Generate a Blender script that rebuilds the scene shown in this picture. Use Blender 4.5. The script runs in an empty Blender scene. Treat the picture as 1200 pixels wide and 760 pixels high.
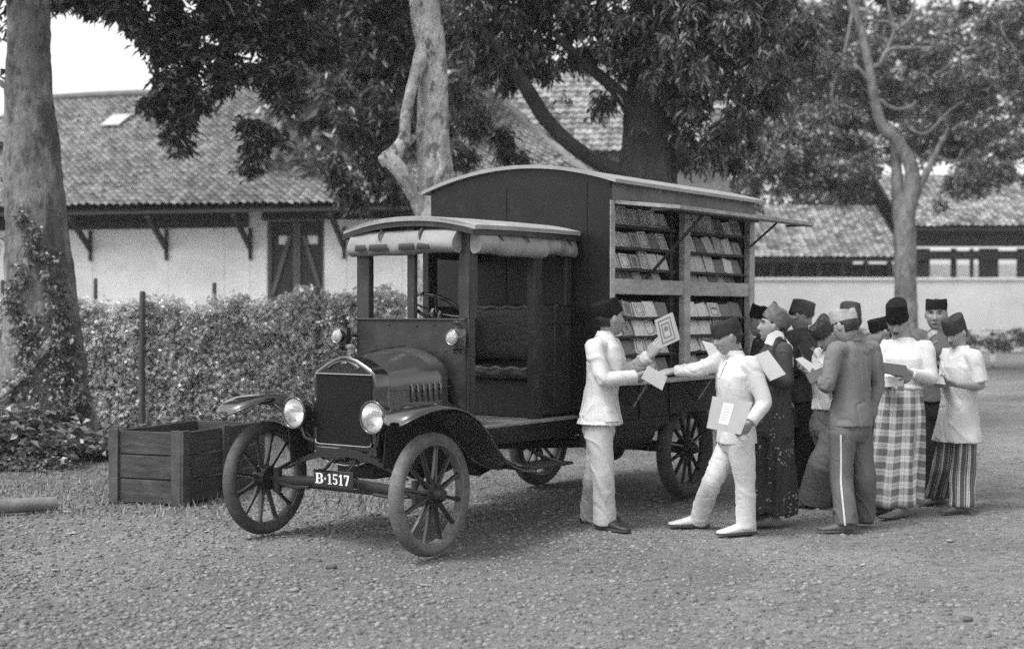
import bpy, math, random
import numpy as np
from mathutils import Vector, Matrix

random.seed(7)
SC = bpy.context.scene
COL = SC.collection
PI = math.pi

# ------------------------------------------------------------------ camera
# World: X runs forward along the lorry, Y to its left, Z up; the origin is the
# ground under the middle of the front axle.
FPX = 1588.762
CAM = np.array([6.3524338, 5.9411748, 1.4835341])
CR = np.array([-0.5880796, 0.8088017, 0.0])
CU = np.array([-0.00719, -0.00522, 0.99996])
CF = np.array([-0.8087786, -0.5880461, -0.0088822])
FH = np.array([-0.80884, -0.58802, 0.0])


def at(px, py, d):
    """point seen at (px, py) of the 1200 x 760 photograph, d metres deep"""
    return CAM + (CF + CR * ((px - 600) / FPX) + CU * ((380 - py) / FPX)) * d


def gnd(px, py):
    d = CF + CR * ((px - 600) / FPX) + CU * ((380 - py) / FPX)
    return CAM + d * (-CAM[2] / d[2])


def dep(p):
    return float(np.dot(np.asarray(p) - CAM, CF))


cd = bpy.data.cameras.new('camera')
cam = bpy.data.objects.new('camera', cd)
COL.objects.link(cam)
u_ = np.cross(CR, CF)
cam.matrix_world = Matrix(((CR[0], u_[0], -CF[0], CAM[0]), (CR[1], u_[1], -CF[1], CAM[1]),
                           (CR[2], u_[2], -CF[2], CAM[2]), (0, 0, 0, 1)))
cd.sensor_width = 36
cd.lens = FPX / 1200 * 36
cd.clip_end = 2000
cd.dof.use_dof = True
cd.dof.focus_distance = 8.9
cd.dof.aperture_fstop = 1.7
SC.camera = cam

# ------------------------------------------------------------------ materials


def mat(name, c, rough=.6, var=.18, scale=6.0, bump=0.0, bscale=60.0, metallic=0.0, coat=0.0, spec=.5,
        var2=0.0, scale2=1.2, stretch=None, island=0.0, trans=0.0, detail=6.0, patch=None, pale=0.0):
    """grey material: base value, fine and broad mottling, bump"""
    m = bpy.data.materials.new(name)
    m.use_nodes = True
    nt = m.node_tree
    N, L = nt.nodes, nt.links
    b = N['Principled BSDF']
    b.inputs['Roughness'].default_value = rough
    b.inputs['Metallic'].default_value = metallic
    b.inputs['Specular IOR Level'].default_value = spec
    b.inputs['Coat Weight'].default_value = coat
    b.inputs['Coat Roughness'].default_value = .08
    tc = N.new('ShaderNodeTexCoord')
    src = tc.outputs['Object']
    if stretch:
        mp = N.new('ShaderNodeMapping')
        mp.inputs['Scale'].default_value = stretch
        L.new(src, mp.inputs['Vector'])
        src = mp.outputs['Vector']

    def noise(s, det=detail):
        n = N.new('ShaderNodeTexNoise')
        n.inputs['Scale'].default_value = s
        n.inputs['Detail'].default_value = det
        n.inputs['Roughness'].default_value = .65
        L.new(src, n.inputs['Vector'])
        return n.outputs['Fac']

    def ma(op, a, bb):
        n = N.new('ShaderNodeMath')
        n.operation = op
        for i, q in enumerate((a, bb)):
            if isinstance(q, (int, float)):
                n.inputs[i].default_value = q
            else:
                L.new(q, n.inputs[i])
        return n.outputs[0]

    def rng(f, lo, hi, a=.3, z=.7):
        n = N.new('ShaderNodeMapRange')
        n.inputs['From Min'].default_value = a
        n.inputs['From Max'].default_value = z
        n.inputs['To Min'].default_value = lo
        n.inputs['To Max'].default_value = hi
        L.new(f, n.inputs['Value'])
        return n.outputs['Result']
    v = rng(noise(scale), c * (1 - var), c * (1 + var))
    if var2:
        v = ma('MULTIPLY', v, rng(noise(scale2, 3), 1 - var2, 1 + var2))
    for pf_, ps_, lo_, hi_ in patch or ():
        v = ma('MULTIPLY', v, rng(noise(ps_, 8), 1, pf_, lo_, hi_))
    if island:
        g = N.new('ShaderNodeNewGeometry')
        v = ma('MULTIPLY', v, rng(g.outputs['Random Per Island'], 1 - island, 1 + island, 0, 1))
        if pale:        # some leaves paler: young ones, and sunlit glints put into the colour
            v = ma('MULTIPLY', v, rng(g.outputs['Random Per Island'], 1, 2.1, 1 - pale, 1 - pale * .5))
    L.new(v, b.inputs['Base Color'])
    if bump:
        bn = N.new('ShaderNodeBump')
        bn.inputs['Strength'].default_value = min(1.0, bump)
        bn.inputs['Distance'].default_value = .02
        L.new(noise(bscale, 4), bn.inputs['Height'])
        L.new(bn.outputs['Normal'], b.inputs['Normal'])
    if trans:
        t = N.new('ShaderNodeBsdfTranslucent')
        L.new(v, t.inputs['Color'])
        mx = N.new('ShaderNodeMixShader')
        mx.inputs['Fac'].default_value = trans
        out = N['Material Output']
        L.new(b.outputs[0], mx.inputs[1])
        L.new(t.outputs[0], mx.inputs[2])
        L.new(mx.outputs[0], out.inputs['Surface'])
    return m


# ------------------------------------------------------------------ mesh building
def unit(v):
    v = np.asarray(v, float)
    n = np.linalg.norm(v)
    return v / n if n > 1e-9 else v


def frame(d, up=(0, 0, 1)):
    d = unit(d)
    u = np.cross(np.asarray(up, float), d)
    if np.linalg.norm(u) < 1e-3:
        u = np.cross((1.0, 0, 0), d)
    u = unit(u)
    return u, np.cross(d, u), d


class G:
    def __init__(s):
        s.v, s.f, s.m, s.uv = [], [], [], {}

    def add(s, vs, fs, m=0):
        o = len(s.v)
        s.v += [tuple(map(float, p)) for p in vs]
        s.f += [tuple(i + o for i in f) for f in fs]
        s.m += [m] * len(fs)
        return o

    def box(s, c, size, R=None, m=0, bev=.004):
        """chamfered box, centre c, full size, optional 3x3 (columns = axes)"""
        h = np.asarray(size, float) / 2
        b = min(bev, .45 * min(h) * 2)
        c = np.asarray(c, float)
        R = np.eye(3) if R is None else np.asarray(R, float)
        V, ix = [], {}
        for sx in (-1, 1):
            for sy in (-1, 1):
                for sz in (-1, 1):
                    sg = np.array((sx, sy, sz))
                    for a in range(3):
                        q = sg * (h - b)
                        q[a] = sg[a] * h[a]
                        ix[(sx, sy, sz, a)] = len(V)
                        V.append(c + R @ q)
        F = []
        for a in range(3):
            o = [k for k in range(3) if k != a]
            for sg in (-1, 1):
                q = []
                for p, r in ((-1, -1), (1, -1), (1, 1), (-1, 1)):
                    t = [0, 0, 0]
                    t[a] = sg
                    t[o[0]] = p
                    t[o[1]] = r
                    q.append(ix[(*t, a)])
                F.append(q)
            for p in (-1, 1):
                for r in (-1, 1):
                    t0, t1 = [0, 0, 0], [0, 0, 0]
                    t0[a], t1[a] = -1, 1
                    t0[o[0]] = t1[o[0]] = p
                    t0[o[1]] = t1[o[1]] = r
                    F.append([ix[(*t0, o[0])], ix[(*t1, o[0])], ix[(*t1, o[1])], ix[(*t0, o[1])]])
        for sx in (-1, 1):
            for sy in (-1, 1):
                for sz in (-1, 1):
                    F.append([ix[(sx, sy, sz, a)] for a in range(3)])
        s.add(V, F, m)
        return s

    def span(s, x, y, z, m=0, bev=.004):
        return s.box([(x[0] + x[1]) / 2, (y[0] + y[1]) / 2, (z[0] + z[1]) / 2],
                     [abs(x[1] - x[0]), abs(y[1] - y[0]), abs(z[1] - z[0])], m=m, bev=bev)

    def beam(s, a, b, w, h, up=(0, 0, 1), m=0, bev=.004):
        a, b = np.asarray(a, float), np.asarray(b, float)
        u, n, d = frame(b - a, up)
        return s.box((a + b) / 2, (w, h, np.linalg.norm(b - a)), np.stack([u, n, d], 1), m, bev)

    def loft(s, rings, cap0=True, cap1=True, closed=True, m=0, loop=False):
        k, n = len(rings), len(rings[0])
        V = [p for r in rings for p in r]
        F = []
        for i in range(k if loop else k - 1):
            i2 = (i + 1) % k
            for j in range(n if closed else n - 1):
                j2 = (j + 1) % n
                F.append((i * n + j, i * n + j2, i2 * n + j2, i2 * n + j))
        if closed and not loop:
            if cap0:
                F.append(tuple(range(n))[::-1])
            if cap1:
                F.append(tuple((k - 1) * n + j for j in range(n)))
        s.add(V, F, m)
        return s

    def tube(s, path, r, n=10, sq=1.0, up=(0, 0, 1), m=0, loop=False, cap=True):
        P = [np.asarray(p, float) for p in path]
        k = len(P)
        R = [r] * k if isinstance(r, (int, float)) else list(r)
        rings = []
        pu = None
        for i in range(k):
            d = (P[(i + 1) % k] - P[i - 1]) if loop else (P[min(i + 1, k - 1)] - P[max(i - 1, 0)])
            d = unit(d)
            if pu is None:
                u, v, _ = frame(d, up)
            else:
                u = unit(pu - d * np.dot(pu, d))
                v = np.cross(d, u)
            pu = u
            rings.append([P[i] + R[i] * (u * math.cos(t) + sq * v * math.sin(t))
                          for t in np.linspace(0, 2 * PI, n, endpoint=False)])
        return s.loft(rings, cap, cap, True, m, loop)

    def lathe(s, prof, c=(0, 0, 0), ax=(0, 0, 1), n=24, m=0, cap=True):
        u, v, d = frame(ax, (0, 1, 0) if abs(unit(ax)[2]) > .9 else (0, 0, 1))
        c = np.asarray(c, float)
        rings = [[c + d * z + max(r, 1e-4) * (u * math.cos(t) + v * math.sin(t))
                  for t in np.linspace(0, 2 * PI, n, endpoint=False)] for r, z in prof]
        return s.loft(rings, cap, cap, True, m)

    def ell(s, c, r, R=None, nu=14, nv=9, m=0):
        R = np.eye(3) if R is None else np.asarray(R, float)
        c, r = np.asarray(c, float), np.asarray(r, float)
        rings = []
        for i in range(1, nv):
            a = PI * i / nv
            rings.append([c + R @ (r * (math.sin(a) * math.cos(t), math.sin(a) * math.sin(t), -math.cos(a)))
                          for t in np.linspace(0, 2 * PI, nu, endpoint=False)])
        o = s.add([p for q in rings for p in q] + [c - R @ (r * (0, 0, 1)), c + R @ (r * (0, 0, 1))], [], m)
        k = nv - 1
        F = []
        for i in range(k - 1):
            for j in range(nu):
                j2 = (j + 1) % nu
                F.append((o + i * nu + j, o + i * nu + j2, o + (i + 1) * nu + j2, o + (i + 1) * nu + j))
        for j in range(nu):
            j2 = (j + 1) % nu
            F.append((o + k * nu, o + j2, o + j))
            F.append((o + k * nu + 1, o + (k - 1) * nu + j, o + (k - 1) * nu + j2))
        s.f += F
        s.m += [m] * len(F)
        return s

    def prism(s, poly, O, U, V, t, m=0):
        """extrude a 2-D outline (in U, V from O) by vector t"""
        O, U, V, t = (np.asarray(q, float) for q in (O, U, V, t))
        a = [O + U * p[0] + V * p[1] for p in poly]
        return s.loft([a, [q + t for q in a]], m=m)

    def sheet(s, P, th, nrm=(0, 0, 1), m=0):
        """thin curved plate from a grid of points P[i][j], thickness th along nrm"""
        P = [[np.asarray(p, float) for p in r] for r in P]
        t = np.asarray(nrm, float) * th
        rings = [list(r) + [p - t for p in reversed(r)] for r in P]
        return s.loft(rings, m=m)

    def mesh(s, name, mats, smooth=38, fixn=True):
        me = bpy.data.meshes.new(name)
        me.from_pydata(s.v, [], s.f)
        for x in mats if isinstance(mats, (list, tuple)) else [mats]:
            me.materials.append(x)
        if len(me.materials) > 1:
            me.polygons.foreach_set('material_index', np.array(s.m, dtype=np.int32))
        if fixn:
            import bmesh
            bm = bmesh.new()
            bm.from_mesh(me)
            bmesh.ops.recalc_face_normals(bm, faces=bm.faces)
            bm.to_mesh(me)
            bm.free()
        if smooth:
            me.polygons.foreach_set('use_smooth', np.ones(len(me.polygons), dtype=bool))
            if smooth < 180:
                me.set_sharp_from_angle(angle=math.radians(smooth))
        me.update()
        return me

    def build(s, name, mats, parent=None, smooth=38, fixn=True):
        return link(name, s.mesh(name, mats, smooth, fixn), parent)


def link(name, data, parent=None):
    o = bpy.data.objects.new(name, data)
    COL.objects.link(o)
    if parent is not None:
        o.parent = parent
    return o


def tag(o, label=None, cat=None, group=None, kind=None):
    if label:
        o['label'] = label
    if cat:
        o['category'] = cat
    if group:
        o['group'] = group
    if kind:
        o['kind'] = kind
    return o


def thing(name, label, cat, loc=(0, 0, 0), rz=0.0, group=None):
    o = link(name, None)
    o.location = loc
    o.rotation_euler = (0, 0, rz)
    return tag(o, label, cat, group)


def copy_tree(o, parent=None):
    c = o.copy()
    COL.objects.link(c)
    if parent is not None:
        c.parent = parent
    for ch in list(o.children):
        copy_tree(ch, c)
    return c


def raw_mesh(name, V, F, mats, smooth=False, mi=None):
    """fast mesh from numpy arrays (all faces with the same corner count)"""
    V = np.asarray(V, np.float32)
    F = np.asarray(F, np.int32)
    me = bpy.data.meshes.new(name)
    me.vertices.add(len(V))
    me.vertices.foreach_set('co', V.ravel())
    k = F.shape[1]
    me.loops.add(F.size)
    me.loops.foreach_set('vertex_index', F.ravel())
    me.polygons.add(len(F))
    me.polygons.foreach_set('loop_start', np.arange(0, F.size, k, dtype=np.int32))
    for x in mats if isinstance(mats, (list, tuple)) else [mats]:
        me.materials.append(x)
    if mi is not None:
        me.polygons.foreach_set('material_index', np.asarray(mi, np.int32))
    me.polygons.foreach_set('use_smooth', np.full(len(F), bool(smooth)))
    me.update(calc_edges=True)
    me.validate()
    return me


# value noise --------------------------------------------------------------
_rs = np.random.RandomState(11)
_LAT = _rs.rand(256, 256)
_LAT3 = _rs.rand(32, 32, 32)


def vnoise(x, y):
    xi, yi = np.floor(x).astype(int), np.floor(y).astype(int)
    fx, fy = x - xi, y - yi
    fx, fy = fx * fx * (3 - 2 * fx), fy * fy * (3 - 2 * fy)
    a = _LAT[xi & 255, yi & 255]
    b = _LAT[(xi + 1) & 255, yi & 255]
    c = _LAT[xi & 255, (yi + 1) & 255]
    d = _LAT[(xi + 1) & 255, (yi + 1) & 255]
    return (a * (1 - fx) + b * fx) * (1 - fy) + (c * (1 - fx) + d * fx) * fy - .5


def vnoise3(p):
    i = np.floor(p).astype(int)
    f = p - i
    f = f * f * (3 - 2 * f)
    out = 0
    for dx in (0, 1):
        for dy in (0, 1):
            for dz in (0, 1):
                w = (f[:, 0] if dx else 1 - f[:, 0]) * (f[:, 1] if dy else 1 - f[:, 1]) * (f[:, 2] if dz else 1 - f[:, 2])
                out = out + w * _LAT3[(i[:, 0] + dx) & 31, (i[:, 1] + dy) & 31, (i[:, 2] + dz) & 31]
    return out - .5
# ------------------------------------------------------------------ lorry materials
M_BODY = mat('body_paint', .009, .36, .3, 5, .15, 90, var2=.3, scale2=2.0, spec=.25, patch=[(1.9, 3.5, .56, .7), (1.5, 14, .58, .66)])
M_BONNET = mat('bonnet_paint', .05, .2, .15, 6, .03, 60, coat=1.0)
M_GLOSS = mat('gloss_black', .012, .12, .3, 6, .02, 30, coat=1.0, spec=.8)
M_BLACK = mat('chassis_black', .012, .55, .3, 12)
M_FRAMEP = mat('cab_paint', .029, .38, .3, 8, .12, 80, var2=.25, spec=.3, patch=[(1.7, 4, .56, .7), (1.5, 18, .58, .66)])
M_SHELFP = mat('faded_frame_paint', .38, .6, .2, 10, .15, 60, var2=.25, scale2=3, stretch=(1, 1, 3))
M_ROOF = mat('roof_canvas', .27, .75, .18, 5, .2, 50, var2=.15)
M_CANVAS = mat('curtain_canvas', .22, .8, .12, 6, .1, 120, var2=.18, scale2=4)
M_TYRE = mat('tyre_rubber', .06, .85, .3, 25, .35, 130, var2=.3, scale2=5)
M_TYRE_LIT = mat('lit_tyre_rubber', .12, .9, .3, 25, .4, 130, var2=.25, scale2=5)  # lighter copy for the near tyre: front light put into the colour
M_RIM = mat('rim_paint', .05, .4, .3, 10)
M_RIM_PALE = mat('pale_rim_paint', .16, .6, .3, 14)  # paler copy of the rim paint for the near front wheel
M_SPOKE = mat('spoke_wood', .022, .3, .3, 14, coat=.3)
M_CHROME = mat('bright_metal', .32, .2, .2, 20, metallic=1)
M_MIRROR = mat('reflector_silver', .9, .22, .03, 10, metallic=1)
M_CORE = mat('radiator_mesh', .006, .7, .6, 90, .6, 200, spec=.2)
M_LEATHER = mat('seat_leather', .02, .35, .3, 10, .5, 35)
M_INSIDE = mat('cab_inside', .018, .7, .3, 6)
M_FLOORB = mat('footboard', .2, .7, .35, 8, .2, 40, var2=.3, stretch=(1, 6, 1))
M_PLATE = mat('plate_black', .012, .5, .2, 20)
M_WHITE = mat('white_lettering', .72, .6, .05, 20)
M_BATTEN = mat('shelf_board', .035, .7, .3, 10)


def lens_mat():
    m = bpy.data.materials.new('lamp_glass')
    m.use_nodes = True
    nt = m.node_tree
    N, L = nt.nodes, nt.links
    N.remove(N['Principled BSDF'])
    tr, gl, df = N.new('ShaderNodeBsdfTransparent'), N.new('ShaderNodeBsdfGlossy'), N.new('ShaderNodeBsdfDiffuse')
    gl.inputs['Roughness'].default_value = .08
    df.inputs['Color'].default_value = (.5, .5, .5, 1)
    tc, wv, bp = N.new('ShaderNodeTexCoord'), N.new('ShaderNodeTexWave'), N.new('ShaderNodeBump')
    wv.bands_direction = 'Y'
    wv.inputs['Scale'].default_value = 26
    bp.inputs['Strength'].default_value = .5
    bp.inputs['Distance'].default_value = .004
    L.new(tc.outputs['Object'], wv.inputs['Vector'])
    L.new(wv.outputs['Fac'], bp.inputs['Height'])
    L.new(bp.outputs['Normal'], gl.inputs['Normal'])
    L.new(bp.outputs['Normal'], df.inputs['Normal'])
    a, b = N.new('ShaderNodeMixShader'), N.new('ShaderNodeMixShader')
    a.inputs[0].default_value = .22
    L.new(tr.outputs[0], a.inputs[1])
    L.new(df.outputs[0], a.inputs[2])
    b.inputs[0].default_value = .12
    L.new(a.outputs[0], b.inputs[1])
    L.new(gl.outputs[0], b.inputs[2])
    L.new(b.outputs[0], N['Material Output'].inputs['Surface'])
    return m


M_LENS = lens_mat()

T = thing('delivery_lorry', 'dark vintage motor lorry with boxy body, its side open on shelves of books', 'lorry')

# ------------------------------------------------------------------ chassis
g = G()
for s in (-1, 1):
    g.span((-4.2, -.06), (s * .36 - .03, s * .36 + .03), (.575, .665), bev=.006)
for x in (-.12, -.95, -2.0, -3.0, -4.1):
    g.span((x - .03, x + .03), (-.33, .33), (.585, .65), bev=.006)
g.build('chassis_frame', M_BLACK, T)
g = G()
g.tube([(0, y, .37 + .035 * (1 - abs(y) / .62)) for y in np.linspace(-.62, .62, 13)], .026, 8, 1.25)
for s in (-1, 1):
    g.tube([(0, s * .6, .30), (0, s * .6, .455)], .03, 10)
    g.tube([(0, s * .6, .38), (0, s * .70, .381)], .024, 10)
    g.tube([(-.02, s * .56, .36), (-.25, s * .40, .385), (-.85, 0, .42)], .012, 7)
    g.tube([(.02, s * .55, .355), (.04, s * .42, .345), (.03, s * .28, .35)], .012, 7)
g.build('front_axle', M_BLACK, T)
g = G()
for k in range(6):
    w = .52 - k * .07
    g.sheet([[(-.022 + .0, y, .575 - .115 * (y / .52) ** 2 + .009 * k), (.022, y, .575 - .115 * (y / .52) ** 2 + .009 * k)]
             for y in np.linspace(-w, w, 15)], .008)
g.build('leaf_spring', M_BLACK, T)
g = G()
g.tube([(-.14, -.6, .33), (-.15, 0, .325), (-.14, .6, .33)], .013, 8)
g.tube([(-.1, .25, .34), (-.15, -.1, .42), (-.5, -.2, .7)], .014, 8)
for s in (-1, 1):
    g.tube([(0, s * .6, .34), (-.14, s * .58, .33)], .016, 8)
g.build('tie_rod', M_BLACK, T)
g = G()
g.tube([(-3.19, -.66, .406), (-3.19, .66, .406)], .045, 12)
g.lathe([(.04, -.13), (.13, -.08), (.165, 0), (.13, .08), (.04, .13)], (-3.19, 0, .406), (0, 1, 0), 20)
g.tube([(-3.19, 0, .41), (-1.2, 0, .55)], .04, 10)
for s in (-1, 1):
    for k in range(4):
        w = .5 - .09 * k
        g.sheet([[(-3.19 + q, s * .42 - .025, .50 + .06 * (1 - (q / .5) ** 2) - .009 * k), (-3.19 + q, s * .42 + .025, .50 + .06 * (1 - (q / .5) ** 2) - .009 * k)]
                 for q in np.linspace(-w, w, 9)], .008)
g.build('rear_axle', M_BLACK, T)
g = G()
g.lathe([(.02, -.3), (.12, -.28), (.15, -.15), (.15, .05), (.1, .12), (.02, .14)], (-.75, 0, .5), (1, 0, 0), 16)
g.span((-.55, -.1), (-.17, .17), (.42, .62), bev=.02)
g.build('engine_sump', M_BLACK, T)
g = G()
ring = []
for x in (-2.02, -2.0, -2.62, -2.64):
    k = .8 if x in (-2.02, -2.64) else 1
    ring.append([(x, .62 + .145 * k * math.cos(t), .60 + .15 * k * math.sin(t)) for t in np.linspace(0, 2 * PI, 22, endpoint=False)])
g.loft(ring)
g.build('fuel_tank', M_BLACK, T, 50)

# ------------------------------------------------------------------ wheels


def wheel(name, r, tr, pos, steer, outw, mt, mr):
    """spoked wheel turning round local Y; outw = +1 when its outside faces +Y"""
    g = G()
    rr = r - 2 * tr + .012
    for k in range(12):
        a = k * PI / 6 + .2
        d = np.array((math.cos(a), 0, math.sin(a)))
        n = np.array((0, 1.0, 0))
        t = np.cross(d, n)
        rings = []
        for q, w, h in ((.055, .02, .026), (.10, .015, .022), (.2, .0125, .018), (rr - .02, .0135, .017), (rr, .02, .02)):
            c = d * q + n * outw * .02 * (1 - q / rr)
            rings.append([c + t * w * math.cos(b) + n * h * math.sin(b) for b in np.linspace(0, 2 * PI, 8, endpoint=False)])
        g.loft(rings)
    w = g.build(name, M_SPOKE, T)
    w.location = pos
    w.rotation_euler = (0, 0, steer)
    w['label'] = mt[1]
    g = G()
    prof = []
    for b in np.linspace(0, 2 * PI, 18, endpoint=False):
        cb, sb = math.cos(b), math.sin(b)
        flat = 1 - .10 * max(0, cb) ** 4
        prof.append((r - tr + tr * cb * flat, tr * 1.02 * sb))
    ns = 90
    g.loft([[(p[0] * math.cos(t), p[1], p[0] * math.sin(t)) for p in prof] for t in np.linspace(0, 2 * PI, ns, endpoint=False)], loop=True)
    g.build('tyre', mt[0], w, 80)
    g = G()
    rw = tr * .72
    prof = [(rr + .016, -rw), (rr + .024, -rw * 1.08), (rr + .02, -rw * 1.12), (rr - .002, -rw), (rr - .008, 0), (rr - .002, rw),
            (rr + .02, rw * 1.12), (rr + .024, rw * 1.08), (rr + .016, rw), (rr + .012, 0)]
    g.loft([[(p[0] * math.cos(t), p[1], p[0] * math.sin(t)) for p in prof] for t in np.linspace(0, 2 * PI, 72, endpoint=False)], loop=True)
    g.build('rim', mr, w, 50)
    g = G()
    o = outw
    g.lathe([(.03, -.05 * o), (.078, -.045 * o), (.082, .0), (.078, .042 * o), (.05, .05 * o), (.042, .085 * o), (.036, .10 * o), (.01, .106 * o)], (0, 0, 0), (0, 1, 0), 22)
    for k in range(6):
        a = k * PI / 3 + .4
        g.lathe([(.009, .03 * o), (.009, .055 * o), (.004, .058 * o)], (.06 * math.cos(a), 0, .06 * math.sin(a)), (0, 1, 0), 7)
    g.build('hub', M_BLACK, w, 40)
    return w


ST = .042
wheel('wheel', .381, .0445, (0, .71, .381), ST, 1, (M_TYRE_LIT, 'lighter toned spoked front wheel nearest the viewer'), M_RIM_PALE)
wheel('wheel', .381, .0445, (0, -.71, .381), ST, -1, (M_TYRE, 'dark spoked front wheel beside the wooden crate'), M_RIM)
wheel('wheel', .406, .057, (-3.19, .71, .406), 0, 1, (M_TYRE, 'dark spoked rear wheel under the book shelves'), M_RIM)
wheel('wheel', .406, .057, (-3.19, -.71, .406), 0, -1, (M_TYRE, 'rear wheel glimpsed under the cab'), M_RIM)

# ------------------------------------------------------------------ mudguards and steps


def mudguard(s, label):
    path = [(.352, .842, .08), (.342, .858, .17), (.31, .880, .23), (.26, .900, .265), (.18, .920, .29), (.08, .931, .3), (-.06, .926, .3), (-.18, .895, .3),
            (-.29, .835, .3), (-.38, .755, .3), (-.47, .66, .295), (-.56, .58, .29), (-.66, .52, .28), (-.78, .48, .27), (-.9, .462, .26)]
    P, xs = [], np.linspace(-1, 1, 13)
    for x, z, w in path:
        row = []
        for q in xs:
            y = .71 + q * w / 2 + (.3 - w) * .10
            row.append((x - .02 * abs(q) ** 3 * (x > .4), s * y, z + .016 * (1 - q * q) * min(1, w / .28) - .018 * max(0, abs(q) - .8) / .2))
        P.append(row)
    g = G()
    g.sheet(P, .006)
    for e in (0, -1):
        g.tube([np.array(r[e]) + (0, 0, -.003) for r in P], .0065, 7)
    mg = g.build('mudguard', M_GLOSS, T, 55)
    mg['label'] = label
    g = G()        # the splash apron that closes the space between mudguard and frame
    xs = [p[0] for p in path if .1 > p[0] > -.95]
    zs = [p[1] for p in path if .1 > p[0] > -.95]
    rows = [[(x, s * .565, z - .004), (x, s * .50, z - .03), (x, s * .43, max(.5, z - .12)), (x, s * .40, .52 if z > .65 else z - .08)] for x, z in zip(xs, zs)]
    g.sheet(rows, .005, (0, s, 0))
    g.build('splash_apron', M_BLACK, mg, 50)
    g = G()
    g.tube([(.0, s * .30, .68), (.05, s * .42, .80), (.08, s * .58, .90)], .013, 8)
    g.tube([(.08, s * .55, .885), (.2, s * .62, .9)], .01, 8)
    g.build('stay', M_BLACK, mg)


mudguard(1, 'glossy black front mudguard over the near wheel')
mudguard(-1, 'glossy black front mudguard beside the crate')
g = G()
g.span((-1.42, -.88), (.56, .80), (.445, .462), bev=.004)
g.tube([(-1.42, .80, .452), (-.88, .80, .455)], .011, 8)
g.build('step_board', M_BLACK, T)
for x in (-.95, -1.36):
    g = G()
    g.tube([(x, .36, .6), (x, .55, .5), (x, .78, .445)], .013, 7)
    g.build('step_bracket', M_BLACK, T)

# ------------------------------------------------------------------ radiator and bonnet
HALF = [(.272, .62), (.272, .80), (.272, 1.0), (.27, 1.065), (.258, 1.098), (.225, 1.122), (.17, 1.152), (.105, 1.184), (.045, 1.204)]


def outline(dx=0.0, dz=0.0, top=1.21):
    h = [(y - dx, max(z - dz * (z > .8), .62)) for y, z in HALF]
    return h + [(0, top - dz)] + [(-y, z) for y, z in reversed(h)]


OUT = outline()
g = G()
rings = []
for x, k in ((-.13, 0.0), (-.008, 0.0), (0.0, .006), (.002, .014)):
    o = outline(k, k)
    rings.append([(x, y, z) for y, z in o])
inner = [(y * .9, min(z, 1.088)) for y, z in OUT]
rings.append([(.0, y, z) for y, z in [(yy, zz) for yy, zz in outline(.024, .02)]])
g.loft(rings, cap0=True, cap1=True)
rad = g.build('radiator_shell', M_GLOSS, T, 40)
g = G()
g.span((-.02, .0065), (-.238, .238), (.64, 1.083), bev=.003)
g.build('radiator_core', M_CORE, rad)
g = G()
g.tube([(.008, -.243, 1.09), (.008, .243, 1.09)], .0055, 8)
g.tube([(.008, -.243, .665), (.009, -.235, .644), (.009, -.2, .638), (.009, .2, .638), (.009, .235, .644), (.008, .243, .665)], .006, 8)
g.tube([(.012, -.225, .618), (.012, -.02, .618)], .004, 8)
g.build('radiator_trim', M_CHROME, rad)
g = G()
g.tube([(.002, y, 1.128 + .045 * (1 - (y / .13) ** 2)) for y in np.linspace(-.13, .13, 15)], [.004 + .006 * abs(y / .13) for y in np.linspace(-.13, .13, 15)], 8)
g.ell((.003, 0, 1.158), (.006, .028, .014))
g.build('tank_moulding', M_GLOSS, rad)
g = G()
g.lathe([(.032, 0), (.034, .012), (.026, .018), (.026, .05), (.038, .055), (.038, .072), (.03, .08), (.008, .085)], (-.065, 0, 1.2), (0, 0, 1), 18)
g.build('radiator_cap', M_CHROME, rad)
g = G()        # curved apron under the radiator with the crank
low = [(-.272, .622), (.272, .622), (.262, .59), (.2, .545), (.11, .518), (0, .51), (-.11, .518), (-.2, .545), (-.262, .59)]
g.prism(low, (-.04, 0, 0), (0, 1, 0), (0, 0, 1), (.03, 0, 0))
ap = g.build('radiator_apron', M_GLOSS, T)
g = G()
g.tube([(-.006, y, z - .002) for y, z in low[2:]], .0045, 7)
g.build('apron_edge', M_CHROME, ap)
g = G()
g.tube([(-.03, 0, .55), (.09, 0, .55), (.105, .0, .55), (.115, -.02, .53), (.12, -.06, .49), (.14, -.065, .487), (.2, -.07, .487)], .011, 9)
g.lathe([(.022, 0), (.022, .02), (.012, .025)], (-.008, 0, .55), (1, 0, 0), 12)
g.build('starting_crank', M_BLACK, T)
COWL = [(.372, .76), (.372, .85), (.372, 1.0), (.37, 1.06), (.362, 1.10), (.335, 1.145), (.265, 1.195), (.165, 1.235), (.075, 1.252)]
cw = COWL + [(0, 1.256)] + [(-y, z) for y, z in reversed(COWL)]
rb = [(y * .985, z - .006 if z > .8 else .70) for y, z in OUT]
rings = []
for t in (0, .04, .35, .7, .93, .97, 1.0):
    e = 1 - .0 * t
    k = 1.0 if t < .95 else (.985 if t < .99 else .93)
    x = -.132 - .485 * t
    rr_ = []
    for (y0, z0), (y1, z1) in zip(rb, cw):
        y, z = y0 + (y1 - y0) * t, z0 + (z1 - z0) * t + .012 * math.sin(PI * t)
        zc = .95
        rr_.append((x, y * k, zc + (z - zc) * k if z > zc else z))
    rings.append(rr_)
g = G()
g.loft(rings)
bon = g.build('bonnet', M_BONNET, T, 45)
for k in range(6):
    x = -.30 - .046 * k
    t = (-x - .132) / .485
    y = .272 + .1 * t + .002
    g = G()
    g.tube([(x, y - .006, .885 + .03 * t), (x, y + .006, .905 + .03 * t), (x, y + .008, .96 + .03 * t), (x, y + .006, 1.0 + .02 * t), (x, y - .006, 1.015 + .02 * t)], .0085, 8)
    g.build('louvre', M_BONNET, bon, 60)
g = G()
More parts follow.
